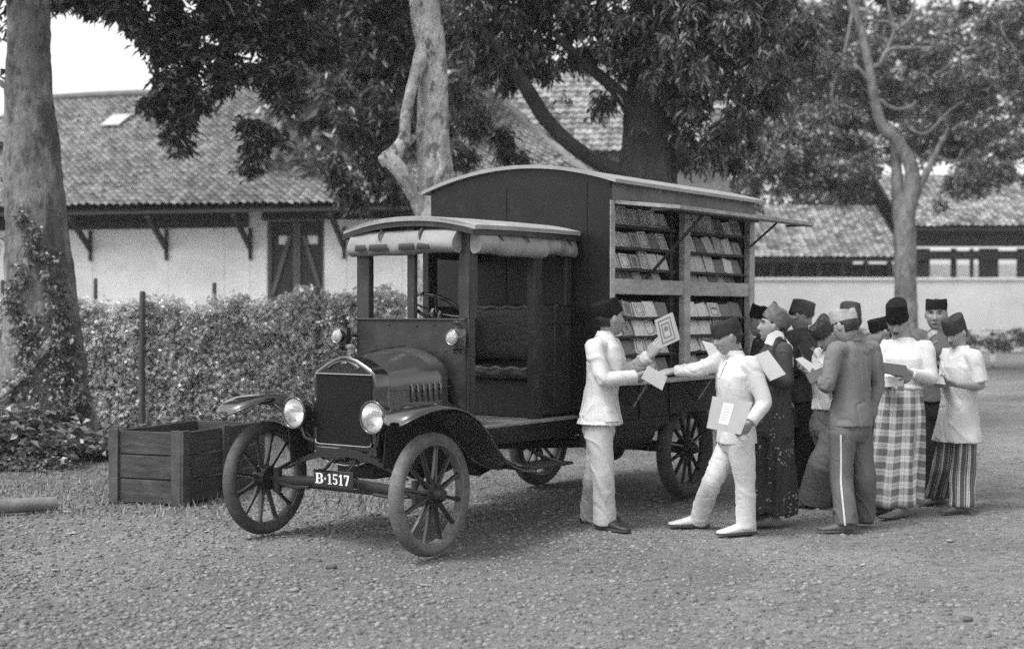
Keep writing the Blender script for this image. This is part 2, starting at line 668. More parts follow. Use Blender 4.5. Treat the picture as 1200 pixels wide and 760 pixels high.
for s in (-1, 1):
    g.tube([(-.132, s * .275, .99), (-.617, s * .375, 1.0)], .004, 6)
g.tube([(-.135, 0, 1.212), (-.37, 0, 1.247), (-.6, 0, 1.262)], .0045, 6)
g.build('bonnet_hinge', M_BONNET, bon)

# ------------------------------------------------------------------ headlamps, side lamps, number plate


def headlamp(y, label):
    h = np.array((.10, y, .836))
    g = G()
    g.lathe([(.02, -.15), (.055, -.14), (.085, -.1), (.098, -.05), (.101, -.012), (.106, -.01), (.108, .004), (.103, .012), (.094, .012), (.093, -.004), (.088, -.02), (.07, -.055), (.04, -.085), (.01, -.095)],
            h, (1, 0, 0), 32)
    s = 1 if y > 0 else -1
    g.tube([h + (-.06, 0, -.09), h + (-.07, -s * .02, -.16), (-.02, s * .27, .64)], .014, 9)
    o = g.build('headlamp', M_GLOSS, T, 50)
    o['label'] = label
    g = G()
    g.lathe([(.0925, -.003), (.085, -.022), (.068, -.052), (.04, -.08), (.012, -.09)], h + (.001, 0, 0), (1, 0, 0), 32, cap=False)
    g.build('reflector', M_MIRROR, o, 180)
    g = G()
    g.lathe([(.094, .006), (.07, .014), (.035, .019), (.002, .021)], h, (1, 0, 0), 32, cap=False)
    g.build('lens', M_LENS, o, 180)
    g = G()
    pr = [(.1 + .006 * math.cos(t), .008 + .006 * math.sin(t)) for t in np.linspace(0, 2 * PI, 8, endpoint=False)]
    g.loft([[h + (q[1], q[0] * math.cos(a), q[0] * math.sin(a)) for q in pr] for a in np.linspace(0, 2 * PI, 40, endpoint=False)], loop=True)
    g.build('lamp_rim', M_GLOSS, o, 180)


headlamp(.336, 'round headlamp nearest the near mudguard')
headlamp(-.342, 'round headlamp on the crate side')


def sidelamp(y, label):
    h = np.array((-.575, y, 1.32))
    g = G()
    g.lathe([(.03, -.105), (.046, -.10), (.05, -.085), (.034, -.07), (.034, -.062), (.05, -.055), (.056, -.02), (.056, .04), (.05, .058), (.03, .066), (.03, .08), (.04, .084), (.042, .098), (.034, .104), (.034, .112), (.022, .118), (.005, .12)],
            h, (0, 0, 1), 22)
    g.lathe([(.05, .0), (.052, .06), (.048, .066)], h, (1, 0, 0), 22)
    s = 1 if y > 0 else -1
    g.tube([h + (-.04, 0, 0), h + (-.07, -s * .03, 0), (-.65, y - s * .06, 1.32)], .01, 8)
    o = g.build('side_lamp', M_GLOSS, T, 45)
    o['label'] = label
    g = G()
    g.lathe([(.043, .067), (.034, .074), (.018, .079), (.002, .081)], h, (1, 0, 0), 22, cap=False)
    g.build('lens', mat('lamp_lens_pale', .34, .08, .5, 60), o, 180)
    g = G()
    pr = [(.046 + .005 * math.cos(t), .067 + .005 * math.sin(t)) for t in np.linspace(0, 2 * PI, 8, endpoint=False)]
    g.loft([[h + (q[1], q[0] * math.cos(a), q[0] * math.sin(a)) for q in pr] for a in np.linspace(0, 2 * PI, 28, endpoint=False)], loop=True)
    g.build('lamp_rim', M_CHROME, o, 180)
    g = G()
    g.tube([h + (.0, -.036, .098), h + (0, .036, .098)], .005, 6)
    g.tube([h + (.02, -.03, -.09), h + (.02, .03, -.09)], .006, 6)
    g.build('lamp_trim', M_CHROME, o)


sidelamp(.47, 'oil side lamp by the cab doorway')
sidelamp(-.545, 'oil side lamp on the crate side')

g = G()
g.span((.10, .107), (-.165, .175), (.378, .486), bev=.002)
plate = g.build('number_plate', M_PLATE, T)
# letters are drawn as outlines: local u across (0..1 of the width), v up
g = G()


def strokes(u0, w, parts, h=.066, z0=.399):
    for kind, q in parts:
        if kind == 'b':
            a, b, c, d = q
            g.span((.106, .1095), (u0 + a * w, u0 + b * w), (z0 + c * h, z0 + d * h), bev=0)
        elif kind == 'p':
            g.prism([(u0 + a * w, z0 + b * h) for a, b in q], (.106, 0, 0), (0, 1, 0), (0, 0, 1), (.0035, 0, 0))
        else:
            cx, cy, rx, ry, a0, a1, t = q
            A = np.linspace(math.radians(a0), math.radians(a1), 13)
            for i in range(12):
                p = []
                for aa, k in ((A[i], 1), (A[i + 1], 1), (A[i + 1], 0), (A[i], 0)):
                    tx = t * abs(math.cos(aa)) + .1 * abs(math.sin(aa))
                    ty = .09
                    p.append((u0 + (cx + (rx - (0 if k else tx)) * math.cos(aa)) * w, z0 + (cy + (ry - (0 if k else ty)) * math.sin(aa)) * h))
                g.prism(p, (.106, 0, 0), (0, 1, 0), (0, 0, 1), (.0035, 0, 0))


B_ = [('b', (.12, .38, 0, 1)), ('b', (0, .12, 0, .08)), ('b', (0, .12, .92, 1)), ('b', (.38, .6, .91, 1)), ('b', (.38, .6, .46, .55)), ('b', (.38, .6, 0, .09)),
      ('a', (.6, .73, .36, .27, -90, 90, .26)), ('a', (.6, .275, .4, .275, -90, 90, .26))]
ONE = [('b', (.36, .68, 0, 1)), ('b', (.15, .36, 0, .08)), ('b', (.68, .9, 0, .08)), ('p', [(.36, 1), (.36, .85), (.12, .76), (.12, .83)])]
FIVE = [('b', (.1, .9, .88, 1)), ('b', (.1, .24, .46, .88)), ('a', (.46, .31, .46, .31, -140, 130, .3)), ('p', [(.08, .18), (.26, .22), (.26, .08), (.1, .08)])]
SEVEN = [('b', (.05, .95, .86, 1)), ('b', (.05, .16, .7, .86)), ('p', [(.66, .86), (.95, .86), (.58, 0), (.28, 0)])]
strokes(-.148, .068, B_)
g.lathe([(.008, 0), (.008, .0035)], (.106, -.062, .433), (1, 0, 0), 12)
strokes(-.045, .042, ONE)
strokes(.002, .046, FIVE)
strokes(.052, .042, ONE)
strokes(.098, .048, SEVEN)
g.build('lettering', M_WHITE, plate, 0)
g = G()
for y in (-.1, .1):
    g.tube([(.1, y, .47), (.04, y, .5), (.0, y, .54)], .008, 6)
g.build('plate_bracket', M_BLACK, plate)

# ------------------------------------------------------------------ cab
XF, XB = -.66, -1.868
g = G()
g.span((XF - .03, XF), (-.49, .47), (.74, 1.44), bev=.004)
for y, z in ((-.2, 1.40), (.05, 1.395), (.2, 1.4), (-.32, 1.25), (.3, 1.23)):
    g.lathe([(.008, 0), (.008, .006), (.003, .009)], (XF, y, z), (1, 0, 0), 8)
g.tube([(XF + .006, -.49, 1.437), (XF + .006, .47, 1.437)], .008, 6)
cowl = g.build('cowl_panel', M_FRAMEP, T)
g = G()
g.span((XF - .09, XF + .002), (.41, .50), (1.44, 2.06))
g.span((XF - .05, XF + .004), (.474, .50), (.74, 1.44))
g.build('windscreen_post', M_FRAMEP, T)
g = G()
g.span((XF - .05, XF + .002), (-.485, -.38), (1.44, 2.06))
g.build('windscreen_post', M_FRAMEP, T)
g = G()
g.span((XF - .035, XF + .002), (-.036, .03), (1.44, 2.06))
g.build('windscreen_post', M_FRAMEP, T)
for s in (1, -1):
    g = G()
    g.span((-.72, -.665), (s * .445, s * .502), (.74, 2.06))
    g.build('door_post', M_FRAMEP, T)
    g = G()
    g.span((-1.49, -1.385), (s * .445, s * .505), (.74, 2.08))
    for z in (.82, 1.0, 1.25, 1.5, 1.72):
        g.lathe([(.007, 0), (.007, .006)], (-1.47, s * .505, z), (0, s, 0), 8)
    g.build('door_post', M_FRAMEP, T)
    g = G()        # panel behind the doorway with a small opening above
    g.span((-1.868, -1.49), (s * .478, s * .498), (.762, 1.53))
    g.span((-1.868, -1.80), (s * .476, s * .502), (1.53, 2.08))
    g.span((-1.80, -1.49), (s * .476, s * .502), (1.88, 2.08))
    g.span((-1.868, -1.49), (s * .474, s * .510), (.762, .79))
    g.span((-1.868, -1.49), (s * .474, s * .506), (1.40, 1.425))
    g.span((-1.66, -1.645), (s * .474, s * .506), (.79, 1.53))
    for x, z in ((-1.7, 1.15), (-1.6, .9), (-1.78, .88), (-1.55, 1.28)):
        g.lathe([(.007, 0), (.007, .005)], (x, s * .498, z), (0, s, 0), 8)
    g.build('side_panel', M_FRAMEP, T)
g = G()
g.span((-1.866, -.692), (-.56, .56), (.715, .738))
g.build('floor_board', M_FLOORB, T)
for s in (1, -1):
    g = G()
    g.span((-1.866, -.70), (s * .53, s * .562), (.60, .712))
    g.build('sill', M_BODY, T)
g = G()
g.span((-1.862, -1.46), (-.46, .46), (.741, 1.0))
seat = g.build('seat', M_INSIDE, T)
def padded(x0, x1, y0, y1, z0, z1, n, seed):
    """upholstered pad: softly swollen box with a few tuft dips"""
    g = G()
    rings = []
    for t in np.linspace(0, 1, 40):
        y = y0 + (y1 - y0) * t
        e = 1 - .35 * abs(2 * t - 1) ** 14
        ring = []
        for a in np.linspace(0, 2 * PI, 28, endpoint=False):
            ca, sa = math.cos(a), math.sin(a)
            cx = math.copysign(abs(ca) ** .45, ca)
            cz = math.copysign(abs(sa) ** .45, sa)
            w_ = 1 + .035 * math.sin(n * PI * t) ** 2 + .02 * math.sin(23 * t + 3 * a + seed)
            ring.append(((x0 + x1) / 2 + (x1 - x0) / 2 * cx * e * w_, y, (z0 + z1) / 2 + (z1 - z0) / 2 * cz * e * w_))
        rings.append(ring)
    g.loft(rings)
    return g


g = padded(-1.85, -1.40, -.47, .47, 1.002, 1.10, 5, 1)
g.build('cushion', M_LEATHER, seat, 180)
g = padded(-1.855, -1.75, -.475, .475, 1.13, 1.54, 5, 2)
g.build('backrest', M_LEATHER, seat, 180)
g = G()
for x, z in ((-1.755, 1.52), (-1.405, 1.085)):
    g.tube([(x + .004 * math.sin(31 * y), y, z + .006 * math.sin(43 * y + 1)) for y in np.linspace(-.46, .46, 50)], .014, 8)
g.build('edge_highlight', mat('highlight_leather', .10, .35, .5, 18), seat, 180)  # pale rolls along the seat edges: highlights put into the colour
sc = np.array((-1.19, -.2, 1.505))
ax = unit((-.55, 0, .84))
u, v, _ = frame(ax, (0, 1, 0))
g = G()
g.tube([sc + .2 * (u * math.cos(t) + v * math.sin(t)) for t in np.linspace(0, 2 * PI, 40, endpoint=False)], .014, 9, loop=True, up=ax)
stw = g.build('steering_wheel', M_GLOSS, T, 180)
g = G()
for k in range(4):
    a = k * PI / 2 + .5
    g.tube([sc - ax * .03, sc + .12 * (u * math.cos(a) + v * math.sin(a)) - ax * .015, sc + .19 * (u * math.cos(a) + v * math.sin(a))], .008, 7)
g.lathe([(.01, -.06), (.045, -.055), (.045, -.02), (.012, -.01)], sc, ax, 16)
g.build('spoke', M_CHROME, stw)
g = G()
g.tube([sc - ax * .04, sc - ax * .55], .016, 8)
g.tube([sc - ax * .1 + v * .0, sc - ax * .1 + v * .16], .006, 6)
g.build('steering_column', M_BLACK, stw)
# roof: a shallow arch with a deep front edge
P = []
for x, dz in ((-.585, -.004), (-.60, 0), (-1.0, .008), (-1.5, .012), (-1.866, .012)):
    P.append([(x - .03 * (abs(y) / .58) ** 4 * (x > -.7), y, 2.128 + dz - .075 * (abs(y) / .58) ** 2.2) for y in np.linspace(-.58, .58, 25)])
g = G()
g.sheet(P, .028)
roof = g.build('cab_roof', M_ROOF, T, 40)
g = G()
g.sheet([[(-.598, y, 2.098 - .075 * (abs(y) / .58) ** 2.2), (-.62, y, 2.098 - .075 * (abs(y) / .58) ** 2.2)] for y in np.linspace(-.575, .575, 25)], .038)
for s in (-1, 1):
    g.sheet([[(x, s * .56, 2.022 + .01 * (x < -.9)), (x, s * .578, 2.02 + .01 * (x < -.9))] for x in np.linspace(-.62, -1.86, 8)], .03)
g.build('roof_rim', M_FRAMEP, roof)
g = G()
g.sheet([[(XF - .02, y, 2.1 - .07 * (abs(y) / .55) ** 2), (XF - .05, y, 2.1 - .07 * (abs(y) / .55) ** 2)] for y in np.linspace(-.5, .5, 11)], .12)
g.build('header_rail', M_FRAMEP, roof)


def curtain(a, b, out, z1, z0, bulge, seed, label, ends=True):
    """rolled canvas hung from a to b (xy), bulging along out"""
    rs = np.random.RandomState(seed)
    a, b, out = (np.array(q, float) for q in (a, b, out))
    n = 110
    ph = rs.rand(4) * 6
    rings = []
    for i in range(n):
        t = i / (n - 1)
        c = a + (b - a) * t
        wob = .010 * math.sin(5 * t + ph[0]) + .006 * math.sin(13 * t + ph[1])
        pinch = sum(math.exp(-((t - q) / .022) ** 2) for q in ((.3, .68) if ends else (.33, .72)))
        prof = []
        hgt = z1 - z0
        for th in np.linspace(0, 2 * PI, 30, endpoint=False):
            # flat-topped D: hangs from the top and rolls at the bottom
            s_, c_ = math.sin(th), math.cos(th)
            zz = (z1 + z0) / 2 + hgt / 2 * s_ * (1 + .05 * wob * 10)
            k = (.58 - .42 * s_) if c_ > 0 else .25
            wr_ = .006 * (.5 - abs(math.sin(17 * t + 2.2 * s_ + ph[2]))) + .003 * (.5 - abs(math.sin(31 * t - 3 * s_ + ph[3])))
            oo = .028 + bulge * c_ * (k + .22) * (1 - .34 * pinch * max(0, .6 + .4 * s_)) + (wob + wr_ * (.6 + .4 * s_)) * max(0, c_)
            prof.append((c[0] + out[0] * oo, c[1] + out[1] * oo, zz + .5 * wob * (s_ < 0)))
        rings.append(prof)
    g = G()
    g.loft(rings)
    o = g.build('rolled_curtain', M_CANVAS, T, 60)
    o['label'] = label
    for q in ((.3, .68) if ends else (.33, .72)):
        g = G()
        c = a + (b - a) * q
        dirv = unit(b - a)
        g.tube([(c + out * (.03 + bulge * .22)).tolist() + [z1 + .01], (c + out * (.034 + bulge * .5)).tolist() + [z1 - .03],
                (c + dirv * .018 + out * (.034 + bulge * .7)).tolist() + [z1 - .07]], [.012, .011, .004], 7, .6)
        g.build('strap', M_BLACK, o)
    return o, a, b, out


cf, a, b, out = curtain((XF, -.50), (XF, .435), (1, 0), 2.035, 1.872, .085, 3, 'long rolled canvas curtain over the windscreen')
for q0, q1 in ((.10, .20), (.235, .41), (.52, .655), (.69, .80)):
    g = G()
    yy = [-.50 + .935 * t for t in np.linspace(q0, q1, 6)]
    row = []
    for y in yy:
        r_ = []
        for a_ in (-.12, -.28, -.45, -.62):
            s_, c_ = math.sin(a_), math.cos(a_)
            r_.append((XF + .028 + .085 * c_ * (.58 - .42 * s_ + .22) + .014, y, 1.9535 + .0815 * s_ - .006))
        row.append(r_)
    g.sheet(row, .008, (.6, 0, -.8))
    g.build('celluloid_window', M_PLATE, cf)
g = G()
for q in range(3):
    g.tube([(XF + .03 + (.05 - .014 * q) * math.cos(t), -.503, 1.93 + (.06 - .016 * q) * math.sin(t)) for t in np.linspace(0, 6, 20)], .004, 5)
g.build('curtain_roll', M_BLACK, cf)
curtain((-.665, .50), (-1.45, .505), (0, 1), 2.03, 1.865, .07, 5, 'rolled canvas curtain over the doorway')
curtain((-1.452, .50), (-1.85, .505), (0, 1), 2.03, 1.885, .05, 9, 'short rolled canvas curtain behind the doorway', False)

# ------------------------------------------------------------------ box body
BX0, BX1, W = -1.87, -4.2, .822
ze, zp = 2.43, 2.555


def arch(y):
    return zp - (zp - ze) * (y / W) ** 2


box = thing('box_body', None, None)
box.parent = T
T_ = box
ys = np.linspace(-W, W, 21)
g = G()
g.prism([(-W, .72)] + [(y, arch(y) - .004) for y in ys] + [(W, .72)], (BX0 - .03, 0, 0), (0, 1, 0), (0, 0, 1), (.03, 0, 0))
g.span((BX0 - .002, BX0 + .004), (W - .012, W), (.73, 2.4), bev=.001)
for y in (-.1, .62):
    g.span((BX0, BX0 + .006), (y - .012, y + .012), (.8, 2.42), bev=.002)
g.span((BX0, BX0 + .006), (.505, W - .014), (1.2, 1.235), bev=.002)
g.build('front_wall', M_BODY, box)
g = G()
g.prism([(-W, .72)] + [(y, arch(y) - .004) for y in ys] + [(W, .72)], (BX1, 0, 0), (0, 1, 0), (0, 0, 1), (.03, 0, 0))
g.build('rear_wall', M_BODY, box)
g = G()
g.span((BX1 + .03, BX0 - .03), (-W, -W + .025), (.72, ze))
g.build('far_wall', M_BODY, box)
g = G()
g.span((BX1 + .03, BX0 - .03), (-W + .025, W - .03), (.835, .87))
g.build('box_floor', M_BODY, box)
g = G()
g.span((BX1, BX0 - .031), (W - .028, W - .004), (.70, .945))
g.span((-2.75, BX0 - .031), (W - .030, W - .007), (.63, .70))
for x in (-2.3, -2.75, -3.6):
    g.span((x - .015, x + .015), (W - .006, W + .004), (.70, .945), bev=.002)
g.build('lower_panel', M_BODY, box)
g = G()
P = [[(x, y, arch(y) + .022) for y in np.linspace(-W - .07, W + .07, 29)] for x in (BX0 + .035, BX0 + .03, -3, BX1 - .07, BX1 - .075)]
g.sheet(P, .026)
g.build('box_roof', mat('box_roof_canvas', .26, .7, .15, 5, .15, 50), box, 40)
for x0, x1 in ((-1.862, -1.938), (-2.966, -3.062), (-4.10, BX1 + .001)):
    g = G()
    if x0 > -2:
        g.span((-1.902, x1), (W - .05, W), (.946, 2.285), bev=.003)
        g.span((-1.872, x1 + .001), (W + .0006, W + .005), (.948, 2.284), bev=.001)
    else:
        g.span((x0, x1), (W - .05, W + .004), (.946, 2.285), bev=.005)
    g.build('corner_post', M_SHELFP, box)
g = G()
g.span((BX1 + .031, BX0 - .031), (W - .05, W + .003), (2.286, 2.42), bev=.003)
g.build('fascia', mat('fascia_paint', .12, .6, .25, 8, .1, 50, var2=.3, scale2=2), box)
for x0, x1 in ((-1.939, -2.965), (-3.063, -4.099)):
    g = G()
    g.span((x0, x1), (W - .05, W - .002), (1.615, 1.727), bev=.004)
    g.build('cross_rail', M_SHELFP, box)
g = G()
g.span((BX1 + .02, -1.94), (W - .06, W + .14), (.962, .985), bev=.004)
for x in (-2.2, -3.2, -4.0):
    g.tube([(x, W + .002, .80), (x, W + .11, .955)], .009, 6)
g.build('tray', M_SHELFP, box)

# the shelf cabinet: a dark back, partition and one sloping rack per row
g = G()
g.span((BX1 + .03, BX0 - .032), (.42, .44), (.872, 2.40))
g.span((BX1 + .035, BX0 - .036), (.44, W - .052), (2.30, 2.32))
g.build('cabinet_back', M_INSIDE, box)
for x in (-2.86, -3.0, -4.07):
    g = G()
    g.span((x - .012, x + .012), (.442, W - .055), (.95, 2.28))
    if x == -2.86:
        for z in (1.78, 1.93, 2.08, 2.2, 1.2, 1.4, 1.55):
            g.span((x - .08, x + .06), (W - .075, W - .065), (z - .006, z + .006), bev=.001)
        g.span((x - .06, x - .048), (W - .08, W - .07), (1.0, 2.27), bev=.001)
    g.build('partition', M_BATTEN, box)
ROWS_U = [2.115, 1.955, 1.80, 1.66]
ROWS_L = [1.445, 1.305, 1.172, 1.035]
for (x0, x1) in ((-1.945, -2.845), (-3.075, -4.055)):
    for z in ROWS_U + ROWS_L:
        g = G()
        dy = 0 if z == 1.66 else .046
        g.span((x0, x1), (.60, .768 + dy), (z - .013, z - .004), bev=.002)
        g.span((x0, x1), (.761 + dy, .768 + dy), (z - .004, z + .006), bev=.002)
        g.prism([(.65 + dy, z), (.662 + dy, z), (.615 + dy, z + .13), (.603 + dy, z + .13)], (x0 - .001, 0, 0), (0, 1, 0), (0, 0, 1), (x1 - x0 + .002, 0, 0))
        g.build('shelf', M_BATTEN, box)
# flap propped open over the shelves
fl = lambda y: 2.288 - .062 * (y - W) / .54
g = G()
g.sheet([[(x, y, fl(y)) for y in np.linspace(W + .012, 1.362, 5)] for x in np.linspace(-1.925, -4.2, 9)], .026)
flap = g.build('awning_flap', mat('flap_paint', .27, .55, .25, 8, .1, 40, var2=.25, scale2=2), T)
g = G()
for y in (W + .03, 1.34):
    g.span((-4.19, -1.935), (y - .016, y + .016), (fl(y) - .040, fl(y) - .027), bev=.003)
for x in (-1.95, -3.05, -4.18):
    g.span((x - .016, x + .016), (W + .30, 1.322), (2.196, 2.214), bev=.003)
g.build('flap_frame', M_FRAMEP, flap)
g = G()
for x in (-2.2, -3.0, -3.9):
    g.span((x - .05, x + .05), (W + .002, W + .014), (2.262, 2.30), bev=.002)
g.build('hinge', M_BLACK, flap)
for p, q in (((-2.349, W + .02, 1.735), (-2.4, 1.30, 2.2)), ((-4.06, W + .02, 2.03), (-4.15, 1.05, 2.232))):
    g = G()
    g.beam(p, q, .026, .018, bev=.003)
    g.build('flap_strut', M_BLACK, T)

# ------------------------------------------------------------------ books on the racks
TONES = {'pale': .80, 'grey': .62, 'dark': .2}
BM = {k: mat('cover_' + k, v, .6, .2, 20, var2=.2, scale2=9) for k, v in TONES.items()}
PAPER = mat('book_paper', .6, .8, .08, 30)
rsb = np.random.RandomState(5)


def book_mesh(w, h, t, tone, style):
    """closed book standing in local x (width) z (height), cover towards +y"""
    g = G()
    g.box((0, -t * .12, h / 2), (w, t * .16, h), m=0, bev=.002)
    g.box((0, -t * .88, h / 2), (w, t * .16, h), m=0, bev=.002)
    g.box((.002, -t / 2, h / 2), (w - .008, t * .6, h - .01), m=2, bev=.001)
    g.box((-w / 2 + .003, -t / 2, h / 2), (.005, t * .92, h), m=0, bev=.001)
    o = 1
    if style:
        y = -t * .04 + .0005

        def band(a, b, mm):
            for cx, cz, sx, sz in ((0, h / 2 + b[1] / 2 - (b[1] - a[1]) / 4, b[0], (b[1] - a[1]) / 2), (0, h / 2 - b[1] / 2 + (b[1] - a[1]) / 4, b[0], (b[1] - a[1]) / 2),
                                   (b[0] / 2 - (b[0] - a[0]) / 4, h / 2, (b[0] - a[0]) / 2, a[1]), (-b[0] / 2 + (b[0] - a[0]) / 4, h / 2, (b[0] - a[0]) / 2, a[1])):
                g.box((cx, y, cz), (sx, .0016, sz), m=mm, bev=0)
        band((w * .60, h * .66), (w * .72, h * .76), 1)
        if style == 2:
            band((w * .34, h * .38), (w * .42, h * .46), 1)
        if style == 3:
            g.box((0, y, h * .6), (w * .5, .0016, h * .2), m=1, bev=0)
    other = {'pale': 'dark', 'grey': 'dark', 'dark': 'grey'}[tone]
    return g.mesh('book', [BM[tone], BM[other], PAPER], 30)


BCACHE = {}


def book(w, h, t, tone, style):
    k = (round(w, 2), h, tone, style)
    if k not in BCACHE:
        BCACHE[k] = book_mesh(k[0], h, t, tone, style)
    return link('book', BCACHE[k])


ORD = ['first', 'second', 'third', 'fourth', 'fifth', 'sixth', 'seventh', 'eighth', 'ninth']
RN = ['top', 'second', 'third', 'fourth', 'fifth', 'sixth', 'seventh', 'lowest']
STY = ['plain', 'framed', 'double framed', 'labelled']
UP_L = [[('grey', 1)] + [('grey', 2)] * 3 + [('pale', 1), ('grey', 1)],
        [('grey', 1), ('grey', 2), ('dark', 1), ('grey', 1), ('dark', 0), ('grey', 2)],
        [('grey', 1), ('pale', 1), ('dark', 1), ('grey', 2), ('grey', 0), ('grey', 0)],
        [('grey', 0), ('dark', 1), ('dark', 0), ('grey', 1), ('dark', 0), ('grey', 0)]]
UP_R = [[('grey', 1), ('grey', 2), ('grey', 1), ('dark', 0), ('grey', 0), ('dark', 1)],
        [('grey', 0), ('dark', 0), ('grey', 0), ('grey', 2), ('grey', 0), ('dark', 2)],
        [('grey', 0), ('grey', 0), ('grey', 0), ('dark', 0), ('pale', 0), ('dark', 0)],
        [('dark', 0), ('grey', 0), ('grey', 0), ('dark', 0), ('grey', 1), ('dark', 0)]]
LO_L = [[('pale', 0), ('dark', 1), ('pale', 2), ('pale', 0), ('dark', 0)],
        [('pale', 0), ('dark', 2), ('pale', 0), ('pale', 1), ('grey', 1)],
        [('pale', 0), ('dark', 0), ('pale', 1), ('grey', 1), ('grey', 0)],
        [('grey', 0), ('grey', 0), ('dark', 0), ('grey', 3), ('dark', 0)]]
LO_R = [[('pale', 0), ('pale', 0), ('pale', 3), ('dark', 0), ('dark', 0)],
        [('pale', 0), ('pale', 0), ('pale', 0), ('grey', 0)],
        [('pale', 0), ('pale', 3), ('grey', 0), ('pale', 0)],
        [('grey', 0), ('dark', 0), ('pale', 0), ('grey', 0)]]
for rows, zs, x0, x1, bay, r0, hh in ((UP_L, ROWS_U, -1.95, -2.80, 'left', 0, .152), (UP_R, ROWS_U, -3.08, -4.05, 'right', 0, .152),
                                      (LO_L, ROWS_L, -1.95, -2.80, 'left', 4, .134), (LO_R, ROWS_L, -3.08, -4.05, 'right', 4, .134)):
    for r, (row, z) in enumerate(zip(rows, zs)):
        pitch = (x1 - x0) / len(row)
        for i, (tone, sty) in enumerate(row):
            wide = abs(pitch)
            w = wide - .006 - .012 * rsb.rand()
            h = hh * (.82 + .18 * rsb.randint(0, 4) / 3)
            o = book(w, round(h, 2), .022, tone, sty)
            x = x0 + pitch * (i + .5) + rsb.uniform(-.006, .006)
            ty = .742 if z == 1.66 else .788
            o.rotation_euler = (math.radians(19), rsb.uniform(-.03, .03) if (r + i) % 4 else rsb.uniform(-.09, .09), PI)
            tw = float(rsb.uniform(-.05, .05)) if rsb.rand() < .72 else float(rsb.choice((-1, 1)) * rsb.uniform(.08, .2))
            o.rotation_euler = (Matrix.Rotation(math.radians(20 + rsb.uniform(-3, 3)), 4, 'X') @ Matrix.Rotation(tw, 4, 'Y')).to_euler()
            o.location = (x, ty, z + .004)
            tag(o, f'{STY[sty]} {tone} book, {ORD[i]} from the left in the {RN[r0 + r]} row of the {bay} bay', 'book', 'books on the racks of the lorry')
# ------------------------------------------------------------------ ground
def axis(lo, hi, step, far):
    a = list(np.arange(lo, hi, step))
    s, x, up = step, a[-1], []
    while x < far:
        s *= 1.25
        x += s
        up.append(x)
    s, x, dn = step, a[0], []
    while x > -far:
        s *= 1.25
        x -= s
        dn.append(x)
    return np.array(dn[::-1] + a + up)


ax_, ay_ = axis(-7.0, 4.2, .024, 420), axis(-6.2, 4.6, .024, 420)
GX, GY = np.meshgrid(ax_, ay_, indexing='ij')


def packed(x, y):
    """how far the yard is trodden and rolled flat, 0 to 1"""
    m = np.clip(vnoise(x * .42 + 7, y * .42 + 2) * 2.6 + .18 + .16 * (y - .6), 0, .85)
    wob = .10 * np.sin(x * .7) + .25 * np.sin(x * .21 + 1)
    for o, wd, k in ((2.55, .14, .9), (3.95, .15, .85), (-1.45, .12, .5), (.05, .12, .4)):
        m = np.maximum(m, k * np.exp(-((y - o - wob) / wd) ** 2) * (.55 + .45 * np.sin(x * 1.9 + o)))
    return np.clip(m, 0, 1)


def hgt(x, y):
    w = np.clip((9.5 - np.hypot(x + 1.5, y + .6)) / 3, 0, 1)
    rough = .45 + 1.1 * np.clip(vnoise(x * .55 + 3, y * .55 + 9) + .30 - .15 * y, 0, 1)
    pk = packed(x, y)
    rough = rough * (1.08 - .6 * pk)
    z = .020 * vnoise(x * 2.1, y * 2.1) - .007 * pk
    q = vnoise(x * 9, y * 9)
    z = z + rough * (.014 * q + .013 * vnoise(x * 17 + 5, y * 17) + .022 * (.25 - np.abs(vnoise(x * 23, y * 23 + 7))))
    far = .12 * vnoise(x * .12, y * .12) * np.clip((np.hypot(x, y) - 10) / 20, 0, 1)
    return z * w - .008 + far


GZ = hgt(GX, GY)
# keep the earth level under wheels and feet
nx, ny = GX.shape
idx = np.arange(nx * ny).reshape(nx, ny)
F = np.stack([idx[:-1, :-1], idx[1:, :-1], idx[1:, 1:], idx[:-1, 1:]], -1).reshape(-1, 4)


def ground_mat():
    m = mat('gravel_earth', .195, .95, .36, 55, 1.0, 70, var2=.3, scale2=.45, spec=.1, detail=9, patch=[(.68, 16, .5, .62), (1.25, 9, .5, .65)])
    return m


M_GROUND = ground_mat()
gr = link('ground', raw_mesh('ground', np.stack([GX, GY, GZ], -1).reshape(-1, 3), F, M_GROUND, True))
tag(gr, kind='structure')
pa = gr.data.attributes.new('packed', 'FLOAT', 'POINT')
pa.data.foreach_set('value', packed(GX, GY).ravel().astype(np.float32))
nt = M_GROUND.node_tree
b_ = nt.nodes['Principled BSDF']
src = b_.inputs['Base Color'].links[0].from_socket
an, rn, mn = nt.nodes.new('ShaderNodeAttribute'), nt.nodes.new('ShaderNodeMapRange'), nt.nodes.new('ShaderNodeMath')
an.attribute_name = 'packed'
rn.inputs['To Min'].default_value = .92
rn.inputs['To Max'].default_value = 1.18
mn.operation = 'MULTIPLY'
nt.links.new(an.outputs['Fac'], rn.inputs['Value'])
nt.links.new(src, mn.inputs[0])
nt.links.new(rn.outputs['Result'], mn.inputs[1])
nt.links.new(mn.outputs[0], b_.inputs['Base Color'])


